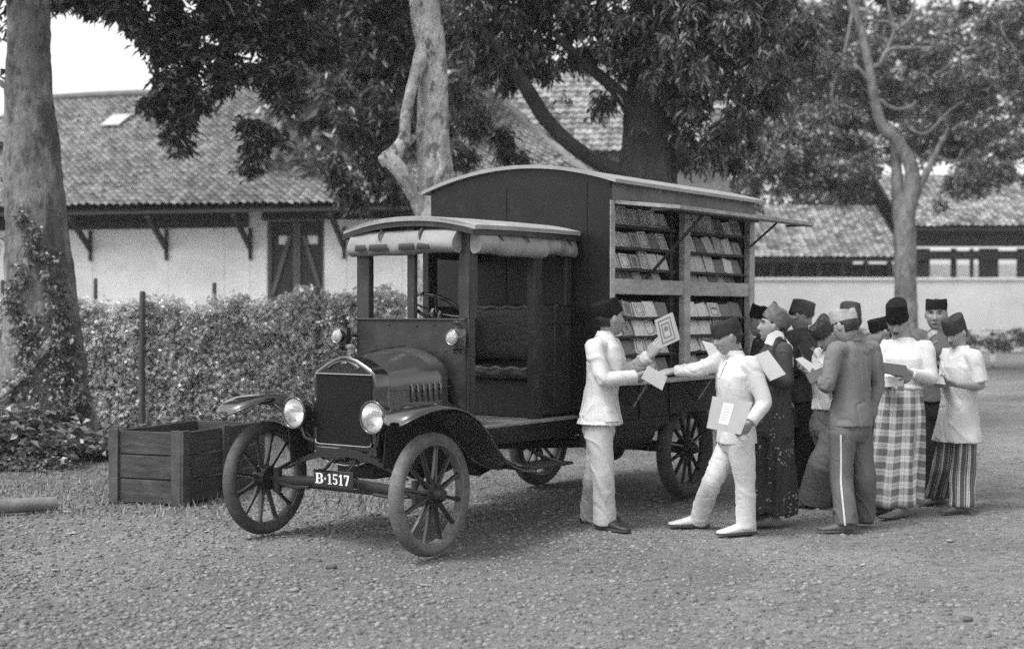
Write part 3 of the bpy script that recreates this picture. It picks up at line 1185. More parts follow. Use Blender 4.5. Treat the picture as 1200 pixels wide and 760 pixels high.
def scatter_stones(name, n, smin, smax, seed, mats, zone):
    rs = np.random.RandomState(seed)
    base = []
    t = (1 + 5 ** .5) / 2
    ico = np.array([(-1, t, 0), (1, t, 0), (-1, -t, 0), (1, -t, 0), (0, -1, t), (0, 1, t), (0, -1, -t), (0, 1, -t), (t, 0, -1), (t, 0, 1), (-t, 0, -1), (-t, 0, 1)]) / 1.9
    fi = np.array([(0, 11, 5), (0, 5, 1), (0, 1, 7), (0, 7, 10), (0, 10, 11), (1, 5, 9), (5, 11, 4), (11, 10, 2), (10, 7, 6), (7, 1, 8), (3, 9, 4), (3, 4, 2), (3, 2, 6), (3, 6, 8), (3, 8, 9), (4, 9, 5), (2, 4, 11), (6, 2, 10), (8, 6, 7), (9, 8, 1)])
    P = zone(rs, n)
    n = len(P)
    s = smin + (smax - smin) * rs.rand(n) ** 4
    sc = s[:, None] * np.stack([.8 + .6 * rs.rand(n), .8 + .6 * rs.rand(n), .45 + .35 * rs.rand(n)], 1)
    a = rs.rand(n) * 6.28
    V = ico[None] * (1 + .25 * (rs.rand(n, 12, 1) - .5)) * sc[:, None]
    x = V[..., 0] * np.cos(a)[:, None] - V[..., 1] * np.sin(a)[:, None]
    y = V[..., 0] * np.sin(a)[:, None] + V[..., 1] * np.cos(a)[:, None]
    z = V[..., 2] + hgt(P[:, 0], P[:, 1])[:, None] + s[:, None] * .05
    V = np.stack([x + P[:, :1], y + P[:, 1:2], z], -1).reshape(-1, 3)
    F = (fi[None] + (np.arange(n) * 12)[:, None, None]).reshape(-1, 3)
    return link(name, raw_mesh(name, V, F, mats, True))


def zone_front(rs, n):
    out = []
    px = rs.uniform(-60, 1260, n * 2)
    py = 372 + (810 - 372) * rs.rand(n * 2)
    keep = py > 500
    px, py = px[keep], py[keep]
    dx = (px - 600) / FPX
    dy = (380 - py) / FPX
    d = CF[None] + CR[None] * dx[:, None] + CU[None] * dy[:, None]
    P = (CAM[None] + d * (-CAM[2] / d[:, 2:3]))[:, :2]
    dens = .35 + 1.4 * np.clip(vnoise(P[:, 0] * .9, P[:, 1] * .9) + .2 - .15 * P[:, 1], 0, 1)
    return P[rs.rand(len(P)) < dens * (1 - .62 * packed(P[:, 0], P[:, 1]))]


M_STONE = mat('gravel_stone', .18, .95, .3, 40, .3, 90, island=.38, spec=.1)
tag(scatter_stones('gravel', 85000, .003, .020, 4, M_STONE, zone_front), 'loose gravel and small stones strewn over the bare yard', 'gravel', kind='stuff')
# a few larger stones one can tell apart
for px, py, s, lab in ((388, 666, .032, 'dark oblong stone lying below the number plate'), (1134, 726, .028, 'dark stone near the lower right corner'),
                       (345, 691, .026, 'rounded grey stone in the left foreground'), (1113, 632, .024, 'small pale stone right of the striped trousers')):
    rs = np.random.RandomState(int(px))
    g = G()
    p = gnd(px, py)
    g.ell((0, 0, .01), (s, s * .6, s * .42), nu=12, nv=8)
    g.v = [tuple(np.array(v) * (1 + .22 * rs.rand())) for v in g.v]
    o = g.build('stone', mat('stone_face', .09 if 'dark' in lab else .25, .9, .3, 20, .4, 80), None, 50)
    o.location = (p[0], p[1], float(hgt(p[0], p[1])))
    o.rotation_euler = (0, 0, -.6)
    tag(o, lab, 'stone')


# ------------------------------------------------------------------ foliage tools
def leaves(n, centres, radii, rs, k=8, length=.16, width=.045, droop=.5, spread=1.0, shell=.3, clump=0.0):
    """n whorls of k leaves spread through ellipsoids; returns V, F (one quad of 4 corners each)"""
    C_, R_ = np.asarray(centres, float), np.asarray(radii, float)
    vol = R_[:, 0] * R_[:, 1] * R_[:, 2]
    w = vol ** .75
    pick = rs.choice(len(C_), n, p=w / w.sum())
    d = rs.normal(size=(n, 3))
    d /= np.linalg.norm(d, axis=1)[:, None]
    r = rs.rand(n) ** shell
    W_ = C_[pick] + d * r[:, None] * R_[pick]
    if clump:                       # pull the whorls together into twig-end clumps of uneven size
        m0 = max(3, n // 14)
        seeds = W_[rs.choice(n, m0, replace=False)]
        grp = np.empty(n, int)
        for i0 in range(0, n, 2000):
            dd = ((W_[i0:i0 + 2000, None] - seeds[None]) ** 2).sum(-1)
            grp[i0:i0 + 2000] = dd.argmin(1)
        W_ = W_ + (seeds[grp] - W_) * (clump * (.5 + .5 * rs.rand(m0)))[grp][:, None]
    W_ = np.repeat(W_, k, 0)
    m = n * k
    az = rs.rand(m) * 2 * PI
    el = -droop * (.4 + .9 * rs.rand(m)) + .25 * rs.normal(size=m)
    dr = np.stack([np.cos(az) * np.cos(el), np.sin(az) * np.cos(el), np.sin(el)], 1)
    sd = np.cross(dr, np.array([0, 0, 1.0]) + .5 * rs.normal(size=(m, 3)))
    sd /= np.linalg.norm(sd, axis=1)[:, None] + 1e-9
    L_ = length * (.6 + .8 * rs.rand(m))[:, None]
    ww = width * (.7 + .6 * rs.rand(m))[:, None]
    b = W_ + dr * L_ * .12 + spread * length * .35 * rs.normal(size=(m, 3))
    nrm = np.cross(sd, dr)
    mid = b + dr * L_ * .5 + nrm * ww * .25
    tip = b + dr * L_ - np.array([0, 0, 1]) * L_ * .12
    V = np.stack([b, mid + sd * ww * .5, tip, mid - sd * ww * .5], 1).reshape(-1, 3)
    F = np.arange(m * 4).reshape(m, 4)
    return V, F


def blobs(lst):
    """(px, py, radius in px, depth, half depth in m [, squash]) -> centres, radii aligned to the view"""
    C_, R_ = [], []
    for q in lst:
        px, py, r, d, rd = q[:5]
        sq = q[5] if len(q) > 5 else 1.0
        C_.append(at(px, py, d))
        rr = r / FPX * d
        R_.append((rr, rd, rr * sq))
    return np.array(C_), np.array(R_)


AX = np.stack([CR, FH, (0, 0, 1)], 0)


def crown(name, lst, n, mats, parent, seed, **kw):
    rs = np.random.RandomState(seed)
    C_, R_ = blobs(lst)
    # work in the view-aligned frame so that radii mean what they say
    Cv = (C_ - CAM) @ AX.T
    V, F = leaves(n, Cv, R_, rs, **kw)
    V = V @ AX + CAM
    V[:, 2] = np.maximum(V[:, 2], .02)
    return link(name, raw_mesh(name, V, F, mats), parent)


def branch(g, pts, r0, r1, n=10, seed=0, rough=.12, m=0):
    n = n if n < 10 else (n + 8 if n < 14 else n + 18)
    """knobbly tapering limb through points"""
    P = [np.asarray(p, float) for p in pts]
    rs = np.random.RandomState(seed)
    out = []
    for i in range(len(P) - 1):
        p0, p1, p2, p3 = P[max(i - 1, 0)], P[i], P[i + 1], P[min(i + 2, len(P) - 1)]
        for t in np.linspace(0, 1, max(4, min(24, int(np.linalg.norm(p2 - p1) / (.05 if n > 13 else .09)))), endpoint=False):
            out.append(.5 * ((2 * p1) + (-p0 + p2) * t + (2 * p0 - 5 * p1 + 4 * p2 - p3) * t * t + (-p0 + 3 * p1 - 3 * p2 + p3) * t ** 3))
    out.append(P[-1])
    k = len(out)
    if not isinstance(r0, (int, float)):
        xs = np.linspace(0, 1, len(r0))
        R = np.interp(np.linspace(0, 1, k), xs, r0)
    else:
        R = np.linspace(r0, r1, k)
    rings, pu = [], None
    ph = rs.rand(3) * 6
    arc = 0
    for i in range(k):
        arc += float(np.linalg.norm(out[i] - out[i - 1])) if i else 0
        d = unit(out[min(i + 1, k - 1)] - out[max(i - 1, 0)])
        if pu is None:
            u, v, _ = frame(d, (.3, .5, .2))
        else:
            u = unit(pu - d * np.dot(pu, d))
            v = np.cross(d, u)
        pu = u
        ring = []
        for t in np.linspace(0, 2 * PI, n, endpoint=False):
            q = R[i] * (1 + rough * (.6 * math.sin(2 * t + ph[0] + arc * 1.1) + .4 * math.sin(3 * t + ph[1] - arc * 1.7) + .35 * math.sin(4 * arc + ph[2] + t)))
            ring.append(out[i] + q * (u * math.cos(t) + v * math.sin(t)))
        ring = np.array(ring)
        nz = vnoise3(ring * np.array((9, 9, 5)) + seed) * .7 + vnoise3(ring * np.array((24, 24, 13)) + seed) * .45
        ring = ring + (ring - out[i]) * (nz * .16)[:, None]
        rings.append(list(ring))
    g.loft(rings, m=m)


def pts(lst, d):
    return [at(q[0], q[1], d + (q[2] if len(q) > 2 else 0)) for q in lst]


M_LEAF_D = mat('mango_leaf', .085, .3, .25, 3, island=.7, trans=.25, spec=.6, pale=.2)
M_LEAF_M = mat('tree_leaf', .095, .26, .25, 2, island=.7, trans=.25, spec=.6, pale=.15)
M_LEAF_R = mat('hazed_leaf', .16, .35, .25, 1.2, island=.7, trans=.25, spec=.5, pale=.14)  # paler leaves for far trees: distance haze put into the colour
M_LEAF_H = mat('hedge_leaf', .55, .85, .25, 2, island=.32, trans=.4, pale=.06, spec=.2)
M_LEAF_I = mat('ivy_leaf', .15, .7, .25, 3, island=.6, trans=.2, pale=.2, spec=.3)
M_BARK_L = mat('pale_bark', .37, .9, .4, 14, .9, 40, var2=.3, scale2=2.5, stretch=(1, 1, .6), patch=[(.35, 9, .54, .6), (1.5, 13, .56, .62), (.5, 30, .56, .62)])
M_BARK_T = mat('lichen_bark', .17, .9, .4, 12, .9, 40, var2=.3, scale2=1.6, stretch=(1, 1, .5), patch=[(.42, 3.2, .5, .58), (1.7, 4.5, .54, .62), (.5, 16, .56, .62)])
M_BARK_D = mat('dark_bark', .05, .95, .4, 8, .8, 24, var2=.3, stretch=(1, 1, .35))
M_BARK_R = mat('grey_bark', .17, .9, .4, 9, .8, 20, var2=.3, stretch=(1, 1, .5), patch=[(.6, 5, .52, .6), (1.3, 7, .55, .62)])

# ------------------------------------------------------------------ the tree at the left edge
D = 14.1
tl = thing('tree', 'thick trunked tree at the left edge, its foot overgrown with creeper', 'tree', gnd(72, 532))


def place(o, par):
    """keep a world-built mesh where it is under a parent that only has a location"""
    o.parent = par
    o.matrix_parent_inverse = Matrix.Translation(-Vector(par.location))
    return o


g = G()
branch(g, pts([(52, 575), (52, 500), (50, 420), (47, 340), (44, 260), (38, 190), (34, 110), (33, 40), (32, -60), (30, -200), (24, -380)], D),
       [.62, .50, .40, .34, .30, .235, .205, .20, .205, .2, .16], 0, 20, 2, .05)
for a, b, r in (((20, -190), (-60, -330), .1), ((36, -120), (120, -300), .11), ((30, -250), (40, -480), .1)):
    branch(g, pts([(32, a[1] + 20), a, b], D), r, .04, 8, 5)
for q in ([(62, 440), (95, 500), (128, 545)], [(50, 430), (30, 500, -.3), (0, 545, -.6)], [(48, 470), (60, 520, -.4), (80, 556, -.7)]):
    branch(g, pts(q, D), .2, .06, 10, int(q[0][0]), .1)
place(g.build('trunk', M_BARK_T, None, 60), tl)
g = G()
branch(g, pts([(62, 396, -.4), (40, 424, -.45), (18, 448, -.5), (-8, 470, -.5)], D), .05, .035, 8, 8)
place(g.build('root', M_BARK_L, None, 60), tl)
place(crown('crown', [(10, -60, 90, D + .6, 1.2), (60, -170, 160, D, 1.8), (-30, -120, 110, D - .6, 1.2), (150, -160, 150, D + .3, 1.6), (2, 30, 16, D + .7, .4), (-2, 90, 14, D + .8, .4), (0, 150, 15, D + .8, .4), (-4, 215, 14, D + .6, .4), (0, 275, 12, D + .5, .3), (260, -110, 110, D + 1, 1.4), (270, -190, 140, D, 1.6)],
            1000, M_LEAF_D, None, 21, k=8, length=.17, width=.06, droop=.6), tl)
iv = [(28 + 12 * math.sin(i), 255 + 20 * i, 11 + i * .5, D - .33 - .012 * i, .16) for i in range(12)] + [(60 + 3 * i, 300 + 20 * i, 10 + i * .8, D - .3, .25) for i in range(10)] + \
     [ (84, 470, 22, D - .4, .3), (40, 400, 34, D - .40, .1), (45, 460, 38, D - .46, .12)]
o = crown('creeper', iv, 1150, M_LEAF_I, None, 22, k=5, length=.05, width=.036, droop=.5, shell=.4)
tag(o, 'leafy creeper climbing the trunk at the left edge', 'creeper')
o = crown('undergrowth', [(20, 505, 44, D - .9, .5, .7), (70, 520, 48, D - .7, .6, .55), (118, 522, 30, D - .3, .4, .5), (-10, 540, 40, D - 1.1, .4, .5), (40, 545, 60, D - 1.2, .4, .3), (140, 525, 30, D, .4, .5), (210, 503, 40, 13.6, .4, .4)],
          800, M_LEAF_I, None, 23, k=6, length=.10, width=.055, droop=.1, shell=.5)
tag(o, 'low weeds and ground creeper round the foot of the left tree', 'undergrowth', kind='stuff')

# grass and leaf litter on the left verge
rs = np.random.RandomState(31)
P = []
while len(P) < 9000:
    px, py = rs.uniform(-30, 470), rs.uniform(495, 612)
    lim = 612 - .0006 * max(0, px - 20) ** 1.55 - 8 * rs.rand() - 25 * rs.rand() ** 3
    if py < lim:
        P.append(gnd(px, py)[:2])
P = np.array(P)
n = len(P)
zz = hgt(P[:, 0], P[:, 1])
a = rs.rand(n) * 6.28
hh = .025 + .06 * rs.rand(n) ** 2
sx, sy = np.cos(a) * .006, np.sin(a) * .006
lx, ly = rs.normal(size=n) * .03, rs.normal(size=n) * .03
V = np.stack([np.stack([P[:, 0] - sx, P[:, 1] - sy, zz - .005], 1), np.stack([P[:, 0] + sx, P[:, 1] + sy, zz - .005], 1), np.stack([P[:, 0] + lx, P[:, 1] + ly, zz + hh], 1)], 1).reshape(-1, 3)
o = link('grass', raw_mesh('grass', V, np.arange(n * 3).reshape(n, 3), mat('dry_grass', .2, .8, .3, 3, island=.5)))
tag(o, 'short dry grass on the verge beside the crate', 'grass', kind='stuff')

rs = np.random.RandomState(33)
P = np.array([gnd(rs.uniform(-30, 620), 500 + 130 * rs.rand() ** 1.5)[:2] for _ in range(330)] + [gnd(rs.uniform(0, 1200), rs.uniform(560, 790))[:2] for _ in range(22)])
n = len(P)
a, l_ = rs.rand(n) * 6.28, .022 + .035 * rs.rand(n)
zz = hgt(P[:, 0], P[:, 1]) + .008
V = []
for da, r, dz in ((0, 1, .006), (1.57, .38, .0), (3.14, 1, .012), (4.71, .38, .0)):
    V.append(np.stack([P[:, 0] + np.cos(a + da) * l_ * r, P[:, 1] + np.sin(a + da) * l_ * r, zz + dz * rs.rand(n)], 1))
V = np.stack(V, 1).reshape(-1, 3)
o = link('leaf_litter', raw_mesh('leaf_litter', V, np.arange(n * 4).reshape(n, 4), mat('dead_leaf', .2, .8, .3, 5, island=.7)))
tag(o, 'dry fallen leaves strewn over the verge and yard', 'leaf litter', kind='stuff')

# ------------------------------------------------------------------ hedge and its posts
hl = []
for i, px in enumerate(np.arange(-60, 480, 18)):
    top = 348 + 4 * math.sin(i * 1.3) + 3 * math.sin(i * 2.9) + (-10 if 330 < px < 470 else 0)
    dd = 16.6 - .0012 * (px - 200)
    for py in np.arange(top + 14, 500, 24):
        hl.append((px + 5 * math.sin(py), py, 20 if py > top + 30 else 15, dd, .22))
rs = np.random.RandomState(2)
h = crown('hedge', hl, 17000, M_LEAF_H, None, 41, k=6, length=.052, width=.04, droop=.45, shell=.5)
tag(h, 'clipped leafy hedge in front of the whitewashed warehouse', 'hedge')
g = G()
for hx in range(26):
    q = at(-60 + 21 * hx, 500, 16.65)
    branch(g, [(q[0], q[1], 0), (q[0] + .1 * math.sin(hx), q[1], .5), (q[0] + .2 * math.sin(hx * 3), q[1] + .1, 1.25)], .02, .008, 5, hx)
g.build('stem', M_BARK_D, h)
for px, top, bot, d, w, lab in ((167, 341, 487, 16.42, .075, 'weathered fence post standing proud of the hedge front'), (372, 336, 470, 16.3, .07, 'dark fence post in the hedge near the lorry cab'),
                                (112, 326, 480, 17.2, .055, 'thin dark stake above the hedge, right of the big trunk'), (251, 331, 480, 17.2, .06, 'thin dark stake above the hedge in front of the white wall'),
                                (3, 328, 480, 17.0, .06, 'dark stake at the very left edge')):
    b = at(px, 500, d)
    zt = at(px, top, d)[2]
    g = G()
    g.tube([(0, 0, -.05), (.006, 0, zt * .5), (0, .008, zt - .02), (0, .008, zt)], [w / 2, w / 2 * .95, w / 2 * .9, w / 2 * .7], 8)
    o = g.build('fence_post', mat('old_post', .06, .9, .4, 9, .5, 40, stretch=(1, 1, .2)), None, 40)
    o.location = (b[0], b[1], 0)
    tag(o, lab, 'post', 'fence posts in the hedge')

# ------------------------------------------------------------------ buildings


def tile_roof(name, O, U, S, width, period, step, m, parent, seed, skip=None):
    """pantile roof: O lower left corner, U along the eave (unit), S up-slope vector (full length)"""
    O, U, S = (np.asarray(q, float) for q in (O, U, S))
    L_ = np.linalg.norm(S)
    s = S / L_
    n = np.cross(U, s)
    nu, nv = int(width / period) * 6 + 1, int(L_ / step)
    rs = np.random.RandomState(seed)
    us = np.linspace(0, width, nu)
    prof = .035 * np.abs(np.sin(PI * us / period)) ** .8 - .012 * np.cos(2 * PI * us / period)
    rows = []
    V = []
    for j in range(nv):
        jit = rs.normal(size=nu // 6 + 2)[(np.arange(nu) // 6)] * .008
        sag = .05 * np.sin(us * .35 + j * .12)
        for e, (dv, dz) in enumerate(((0, .05), (1.0, .0))):
            v = (j + dv) * step
            V.append(O[None] + U[None] * us[:, None] + s[None] * v + n[None] * (prof + dz + jit + sag * .6)[:, None])
    V = np.array(V)
    R_, C_ = V.shape[:2]
    idx = np.arange(R_ * C_).reshape(R_, C_)
    F = np.stack([idx[:-1, :-1], idx[:-1, 1:], idx[1:, 1:], idx[1:, :-1]], -1).reshape(-1, 4)
    keep = None
    if skip:
        uu = (us[:-1] + us[1:])[None] / 2 + np.zeros((R_ - 1, 1))
        vv = ((np.arange(R_ - 1) // 2 + .5) * step)[:, None] + np.zeros((1, C_ - 1))
        keep = skip(uu, vv / L_).ravel()
        F = F[keep]
    # split vertices per tile so every tile gets its own tone
    tile = (np.arange(C_ - 1) // 6)[None] + (np.arange(R_ - 1) // 2)[:, None] * 997
    me = raw_mesh(name, V.reshape(-1, 3), F, m, False)
    at_ = me.attributes.new('tone', 'FLOAT', 'FACE')
    rt = rs.rand(200000)
    at_.data.foreach_set('value', rt[(tile.ravel() if keep is None else tile.ravel()[keep]) % 200000].astype(np.float32))
    return link(name, me, parent)


def tile_mat(name, c, spread):
    m = mat(name, c, .9, .25, 3, .4, 40, var2=.2, scale2=.35)
    nt = m.node_tree
    b = nt.nodes['Principled BSDF']
    src = b.inputs['Base Color'].links[0].from_socket
    a = nt.nodes.new('ShaderNodeAttribute')
    a.attribute_name = 'tone'
    r = nt.nodes.new('ShaderNodeMapRange')
    r.inputs['To Min'].default_value = 1 - spread
    r.inputs['To Max'].default_value = 1 + spread
    k = nt.nodes.new('ShaderNodeMath')
    k.operation = 'MULTIPLY'
    nt.links.new(a.outputs['Fac'], r.inputs['Value'])
    nt.links.new(src, k.inputs[0])
    nt.links.new(r.outputs['Result'], k.inputs[1])
    nt.links.new(k.outputs[0], b.inputs['Base Color'])
    return m


M_TILE = tile_mat('weathered_tiles', .24, .4)
M_TILE2 = tile_mat('pale_tiles', .22, .6)
M_WALL = mat('limewash', .78, .9, .10, 1.5, .15, 20, var2=.14, scale2=.4, spec=.2, patch=[(.85, 2.2, .55, .66), (.85, 6, .58, .64)])
M_WALL2 = mat('white_yard_wall', .58, .9, .08, 1.5, .1, 20, var2=.1, scale2=.3, spec=.2)
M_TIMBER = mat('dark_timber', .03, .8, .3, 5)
M_TIMBERL = mat('grey_timber', .11, .85, .3, 5)

A = at(-70, 366, 30.2)
B = at(705, 366, 27.2)
A[2] = B[2] = 0
Ux = unit(B - A)
Wd = float(np.linalg.norm(B - A))
Uy = np.array((Ux[1], -Ux[0], 0))
if np.dot(Uy, CAM - A) < 0:
    Uy = -Uy
wh = thing('warehouse', 'long whitewashed warehouse with tiled roof and a braced timber door', 'building', tuple(A), math.atan2(Ux[1], Ux[0]))
# local frame: x along the wall, -y towards the viewer
HE = 3.62


def lx(px):
    """local x where the wall line is seen at column px"""
    d = CF + CR * ((px - 600) / FPX)
    M2 = np.array([[d[0], -Ux[0]], [d[1], -Ux[1]]])
    t = np.linalg.solve(M2, (A - CAM)[:2])
    return float(t[1])


dx0, dx1 = lx(313), lx(380)
g = G()
g.span((0, dx0), (0, .3), (-.2, HE), bev=.01)
g.span((dx1, Wd), (0, .3), (-.2, HE), bev=.01)
g.span((dx0 + .001, dx1 - .001), (0.01, .29), (3.42, HE), bev=.005)
g.span((0, .3), (.31, 10.5), (-.2, HE), bev=.01)
g.span((Wd - .3, Wd), (.31, 10.5), (-.2, HE), bev=.01)
for px in (107, 196, 262, 292, 405, 470, 540, 610):
    x = lx(px)
    g.span((x - .02, x + .02), (-.012, .01), (-.1, HE - .25), bev=.004)
g.build('wall', M_WALL, wh)
RZ = 7.05
E0 = np.array((-1.2, -1.0, 3.66))
Sv = np.array((0, 6.4, RZ - 3.66))
HIP = 4.2
XE = Wd + .4
g_ = tile_roof('roof', E0, (1, 0, 0), Sv, Wd + 1.6, .17, .20, M_TILE, wh, 3, lambda u, v: u < Wd + 1.6 - HIP * v)
tile_roof('roof', (XE, -1.0, 3.66), (0, 1, 0), (-HIP, 0, RZ - 3.66), 12.8, .17, .20, M_TILE, wh, 13, lambda u, v: (u > 6.4 * v) & (u < 12.8 - 6.4 * v))
g = G()
for s in (-1, 1):
    g.tube([(XE - HIP * t, 5.4 + s * 6.4 * (1 - t), 3.70 + (RZ - 3.66) * t + .03 * math.sin(40 * t)) for t in np.linspace(0, 1, 30)], .09, 8)
g.build('hip_ridge', M_TILE, wh)
g = G()
g.sheet([[(E0[0] + .02, E0[1] + .03, 3.58), (E0[0] + .02, 5.38, RZ - .10)], [(XE - .1, E0[1] + .03, 3.58), (XE - HIP - .1, 5.38, RZ - .10)]], .05)
g.sheet([[(E0[0] + .02, 5.42, RZ - .10), (E0[0] + .02, 11.7, 3.58)], [(XE - HIP - .1, 5.42, RZ - .10), (XE - .1, 11.7, 3.58)]], .05)
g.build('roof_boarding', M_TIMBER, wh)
g = G()
g.tube([(x, 5.42, RZ + .05 + .03 * math.sin(x)) for x in np.linspace(E0[0], XE - HIP, 40)], .11, 8)
g.build('ridge', M_TILE, wh)
g = G()
g.span((-1.2, lx(292)), (-.06, -.002), (HE - .34, HE - .02), bev=.01)
g.span((dx0 - .1, Wd), (-.05, -.002), (HE - .2, HE - .02), bev=.01)
g.build('eave_beam', M_TIMBER, wh)
for px in (107, 196, 294, 404, 500, 590):
    x = lx(px)
    g = G()
    g.beam((x, -.03, 2.85), (x, -.92, 3.5), .09, .11)
    g.beam((x, -.04, 2.6), (x, -.04, 3.26), .07, .06)
    g.build('bracket', M_TIMBER, wh)
g = G()
g.span((dx0 + .004, dx1 - .004), (.12, .18), (0, 3.41), bev=.004)
door = g.build('door', M_TIMBER, wh)
xm = (dx0 + dx1) / 2
for s, xa, xb in ((1, dx0 + .02, xm - .03), (-1, dx1 - .02, xm + .03)):
    g = G()
    xs_ = sorted((xa, xb))
    for x in xs_:
        g.span((x - .05, x + .05), (.07, .118), (.05, 3.38), bev=.004)
    g.span((xs_[0] + .052, xs_[1] - .052), (.07, .118), (1.68, 1.82), bev=.004)
    g.beam((xa + s * .06, .088, 1.84), (xb - s * .12, .088, 3.1), .09, .03, up=(0, 1, 0))
    g.beam((xa + s * .12, .088, .1), (xb - s * .06, .088, 1.66), .09, .03, up=(0, 1, 0))
    g.build('door_frame', M_TIMBERL, door)
    g = G()
    g.span((xs_[0] + .2, xs_[0] + .42), (.115, .125), (2.92, 3.1), bev=.01)
    g.build('door_vent', M_WALL, door)
# small bright skylight slabs on the roof
for px, py in ((137, 145), (316, 131)):
    g = G()
    d = CF + CR * ((px - 600) / FPX) + CU * ((380 - py) / FPX)
    Mi = wh.matrix_basis.inverted()
    o_, d_ = Mi @ Vector(CAM), Mi.to_3x3() @ Vector(d)
    n_ = np.cross((1, 0, 0), Sv)
    t = np.dot(E0 - np.array(o_), n_) / np.dot(np.array(d_), n_)
    q = np.array(o_) + np.array(d_) * t
    s_ = unit(Sv)
    g.box(q + unit(n_) * .10, (.5, .75, .03), np.stack([(1, 0, 0), s_, unit(n_)], 1))
    g.build('roof_light', mat('roof_light_pane', .42, .4, .05), wh)

# pale gabled outhouse glimpsed between the trees
oc = at(688, 366, 40)
oh = thing('outhouse', 'pale outhouse with tiled roof glimpsed between the trees above the lorry roof', 'building', (oc[0], oc[1], 0), math.atan2(Ux[1], Ux[0]))
g = G()
g.span((-3.9, 3.9), (0, .3), (0, 6.2), bev=.02)
g.span((-3.9, -3.6), (.302, 5.7), (0, 6.2), bev=.02)
g.span((3.6, 3.9), (.302, 5.7), (0, 6.2), bev=.02)
g.span((-3.598, 3.598), (5.7, 6.0), (0, 6.2), bev=.02)
g.build('wall', mat('pale_plaster', .36, .9, .15, 1.2, .1, patch=[(.7, 1.6, .52, .66)]), oh)
tile_roof('roof', (-4.3, -.6, 6.1), (1, 0, 0), (0, 3.6, 3.4), 8.6, .24, .28, M_TILE2, oh, 4)
tile_roof('roof', (4.3, 6.6, 6.1), (-1, 0, 0), (0, -3.6, 3.4), 8.6, .24, .28, M_TILE2, oh, 5)

# yard wall and tiled sheds on the right
A2, B2 = at(800, 366, 52.0), at(1330, 366, 52.0)
A2[2] = B2[2] = 0
U2 = unit(B2 - A2)
rz2 = math.atan2(U2[1], U2[0])
W2 = float(np.linalg.norm(B2 - A2))
yw = thing('boundary_wall', 'low whitewashed boundary wall behind the group of readers', 'wall', tuple(A2), rz2)
g = G()
zt = 1.4835 + (366 - 329) / FPX * 52
g.span((0, W2), (0, .35), (-.3, zt), bev=.02)
g.span((-.05, W2 + .05), (-.05, .40), (zt + .003, zt + .12), bev=.02)
g.build('wall_face', M_WALL2, yw)
mpx = 52 / FPX


def shed(name, label, x0, x1, z_eave, z_ridge, y0, depth, seed, period):
    t = thing(name, label, 'building', tuple(A2), rz2)
    w_ = x1 - x0
    tile_roof('roof', (x0, y0 - .9, z_eave), (1, 0, 0), (0, depth / 2 + .9, z_ridge - z_eave), w_, period, period * 1.2, M_TILE2, t, seed)
    g = G()
    g.sheet([[(x, y0 - .88, z_eave - .05), (x, y0 + depth / 2, z_ridge - .06)] for x in (x0, x1)], .08)
    g.sheet([[(x, y0 + depth / 2 + .02, z_ridge - .06), (x, y0 + depth + .9, z_eave - .05)] for x in (x0, x1)], .08)
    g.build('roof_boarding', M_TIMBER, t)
    return t


s1 = shed('tiled_shed', 'low tiled shed with deep dark eaves beyond the white wall', .6, 8.9, 3.6, 6.0, 2.0, 7.0, 6, .26)
g = G()
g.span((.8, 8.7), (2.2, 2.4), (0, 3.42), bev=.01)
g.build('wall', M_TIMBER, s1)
for x in np.linspace(1.0, 8.5, 9):
    g = G()
    g.span((x - .09, x + .09), (1.98, 2.18), (0, 3.5), bev=.01)
    g.build('post', M_TIMBERL, s1)
s2 = shed('open_shed', 'open sided tiled shed with bright gaps between dark posts', 8.6, 17.4, 4.75, 7.3, .9, 8.0, 8, .26)
g = G()
g.span((8.9, 17.2), (.9, 1.1), (4.05, 4.6), bev=.01)
g.span((8.9, 17.2), (1.11, 1.3), (3.55, 3.9), bev=.01)
g.build('beam', M_TIMBER, s2)
for x0, x1 in ((8.9, 9.9), (10.75, 10.95), (11.5, 11.62), (11.85, 12.6), (13.35, 14.4), (15.6, 17.2)):
    g = G()
    g.span((x0, x1), (1.35, 1.5), (0, 4.0), bev=.01)
    g.build('post', M_TIMBER, s2)
bk = thing('lime_store', 'bright wall seen through the gaps of the open shed', 'wall', tuple(A2), rz2)
g = G()
g.span((6, 20), (15.6, 15.9), (0, 3.9), bev=.02)
g.build('wall_face', mat('bright_limewash', .8, .9, .05), bk)

# ------------------------------------------------------------------ the pale forked tree behind the cab
D = 14.6
t2 = thing('tree', 'pale barked tree with a looping side limb, behind the lorry cab', 'tree', tuple(gnd(508, 523)))
g = G()
branch(g, pts([(507, 540), (508, 440), (509, 330), (511, 240), (510, 200), (508, 160), (508, 100), (504, 55), (498, 10), (494, -60), (488, -200)], D), [.34, .26, .225, .215, .205, .175, .155, .165, .17, .15, .12], 0, 18, 4, .06)
place(g.build('trunk', M_BARK_L, None, 60), t2)
g = G()
branch(g, pts([(500, 40, -.05), (492, 72, -.16), (482, 105, -.22), (475, 140, -.24), (473, 163, -.25), (464, 178, -.27), (453, 187, -.3)], D), [.07, .075, .062, .055, .058, .08, .085], 0, 12, 9, .08)
branch(g, pts([(446, 190, -.32), (456, 187, -.3), (468, 199, -.3), (479, 216, -.22), (491, 238, -.1), (504, 266, 0)], D), [.06, .08, .085, .08, .085, .1], 0, 12, 12, .08)
branch(g, pts([(466, 178, -.27), (478, 168, -.22), (494, 152, -.12)], D), [.05, .035, .03], 0, 9, 3, .08)
place(g.build('limb', M_BARK_L, None, 60), t2)
place(crown('crown', [(480, -170, 130, D, 1.6), (560, -140, 100, D + .5, 1.4), (400, -120, 110, D + .5, 1.5), (300, -90, 90, D, 1.2)], 700, M_LEAF_M, None, 51, k=8, length=.17, width=.055, droop=.7), t2)

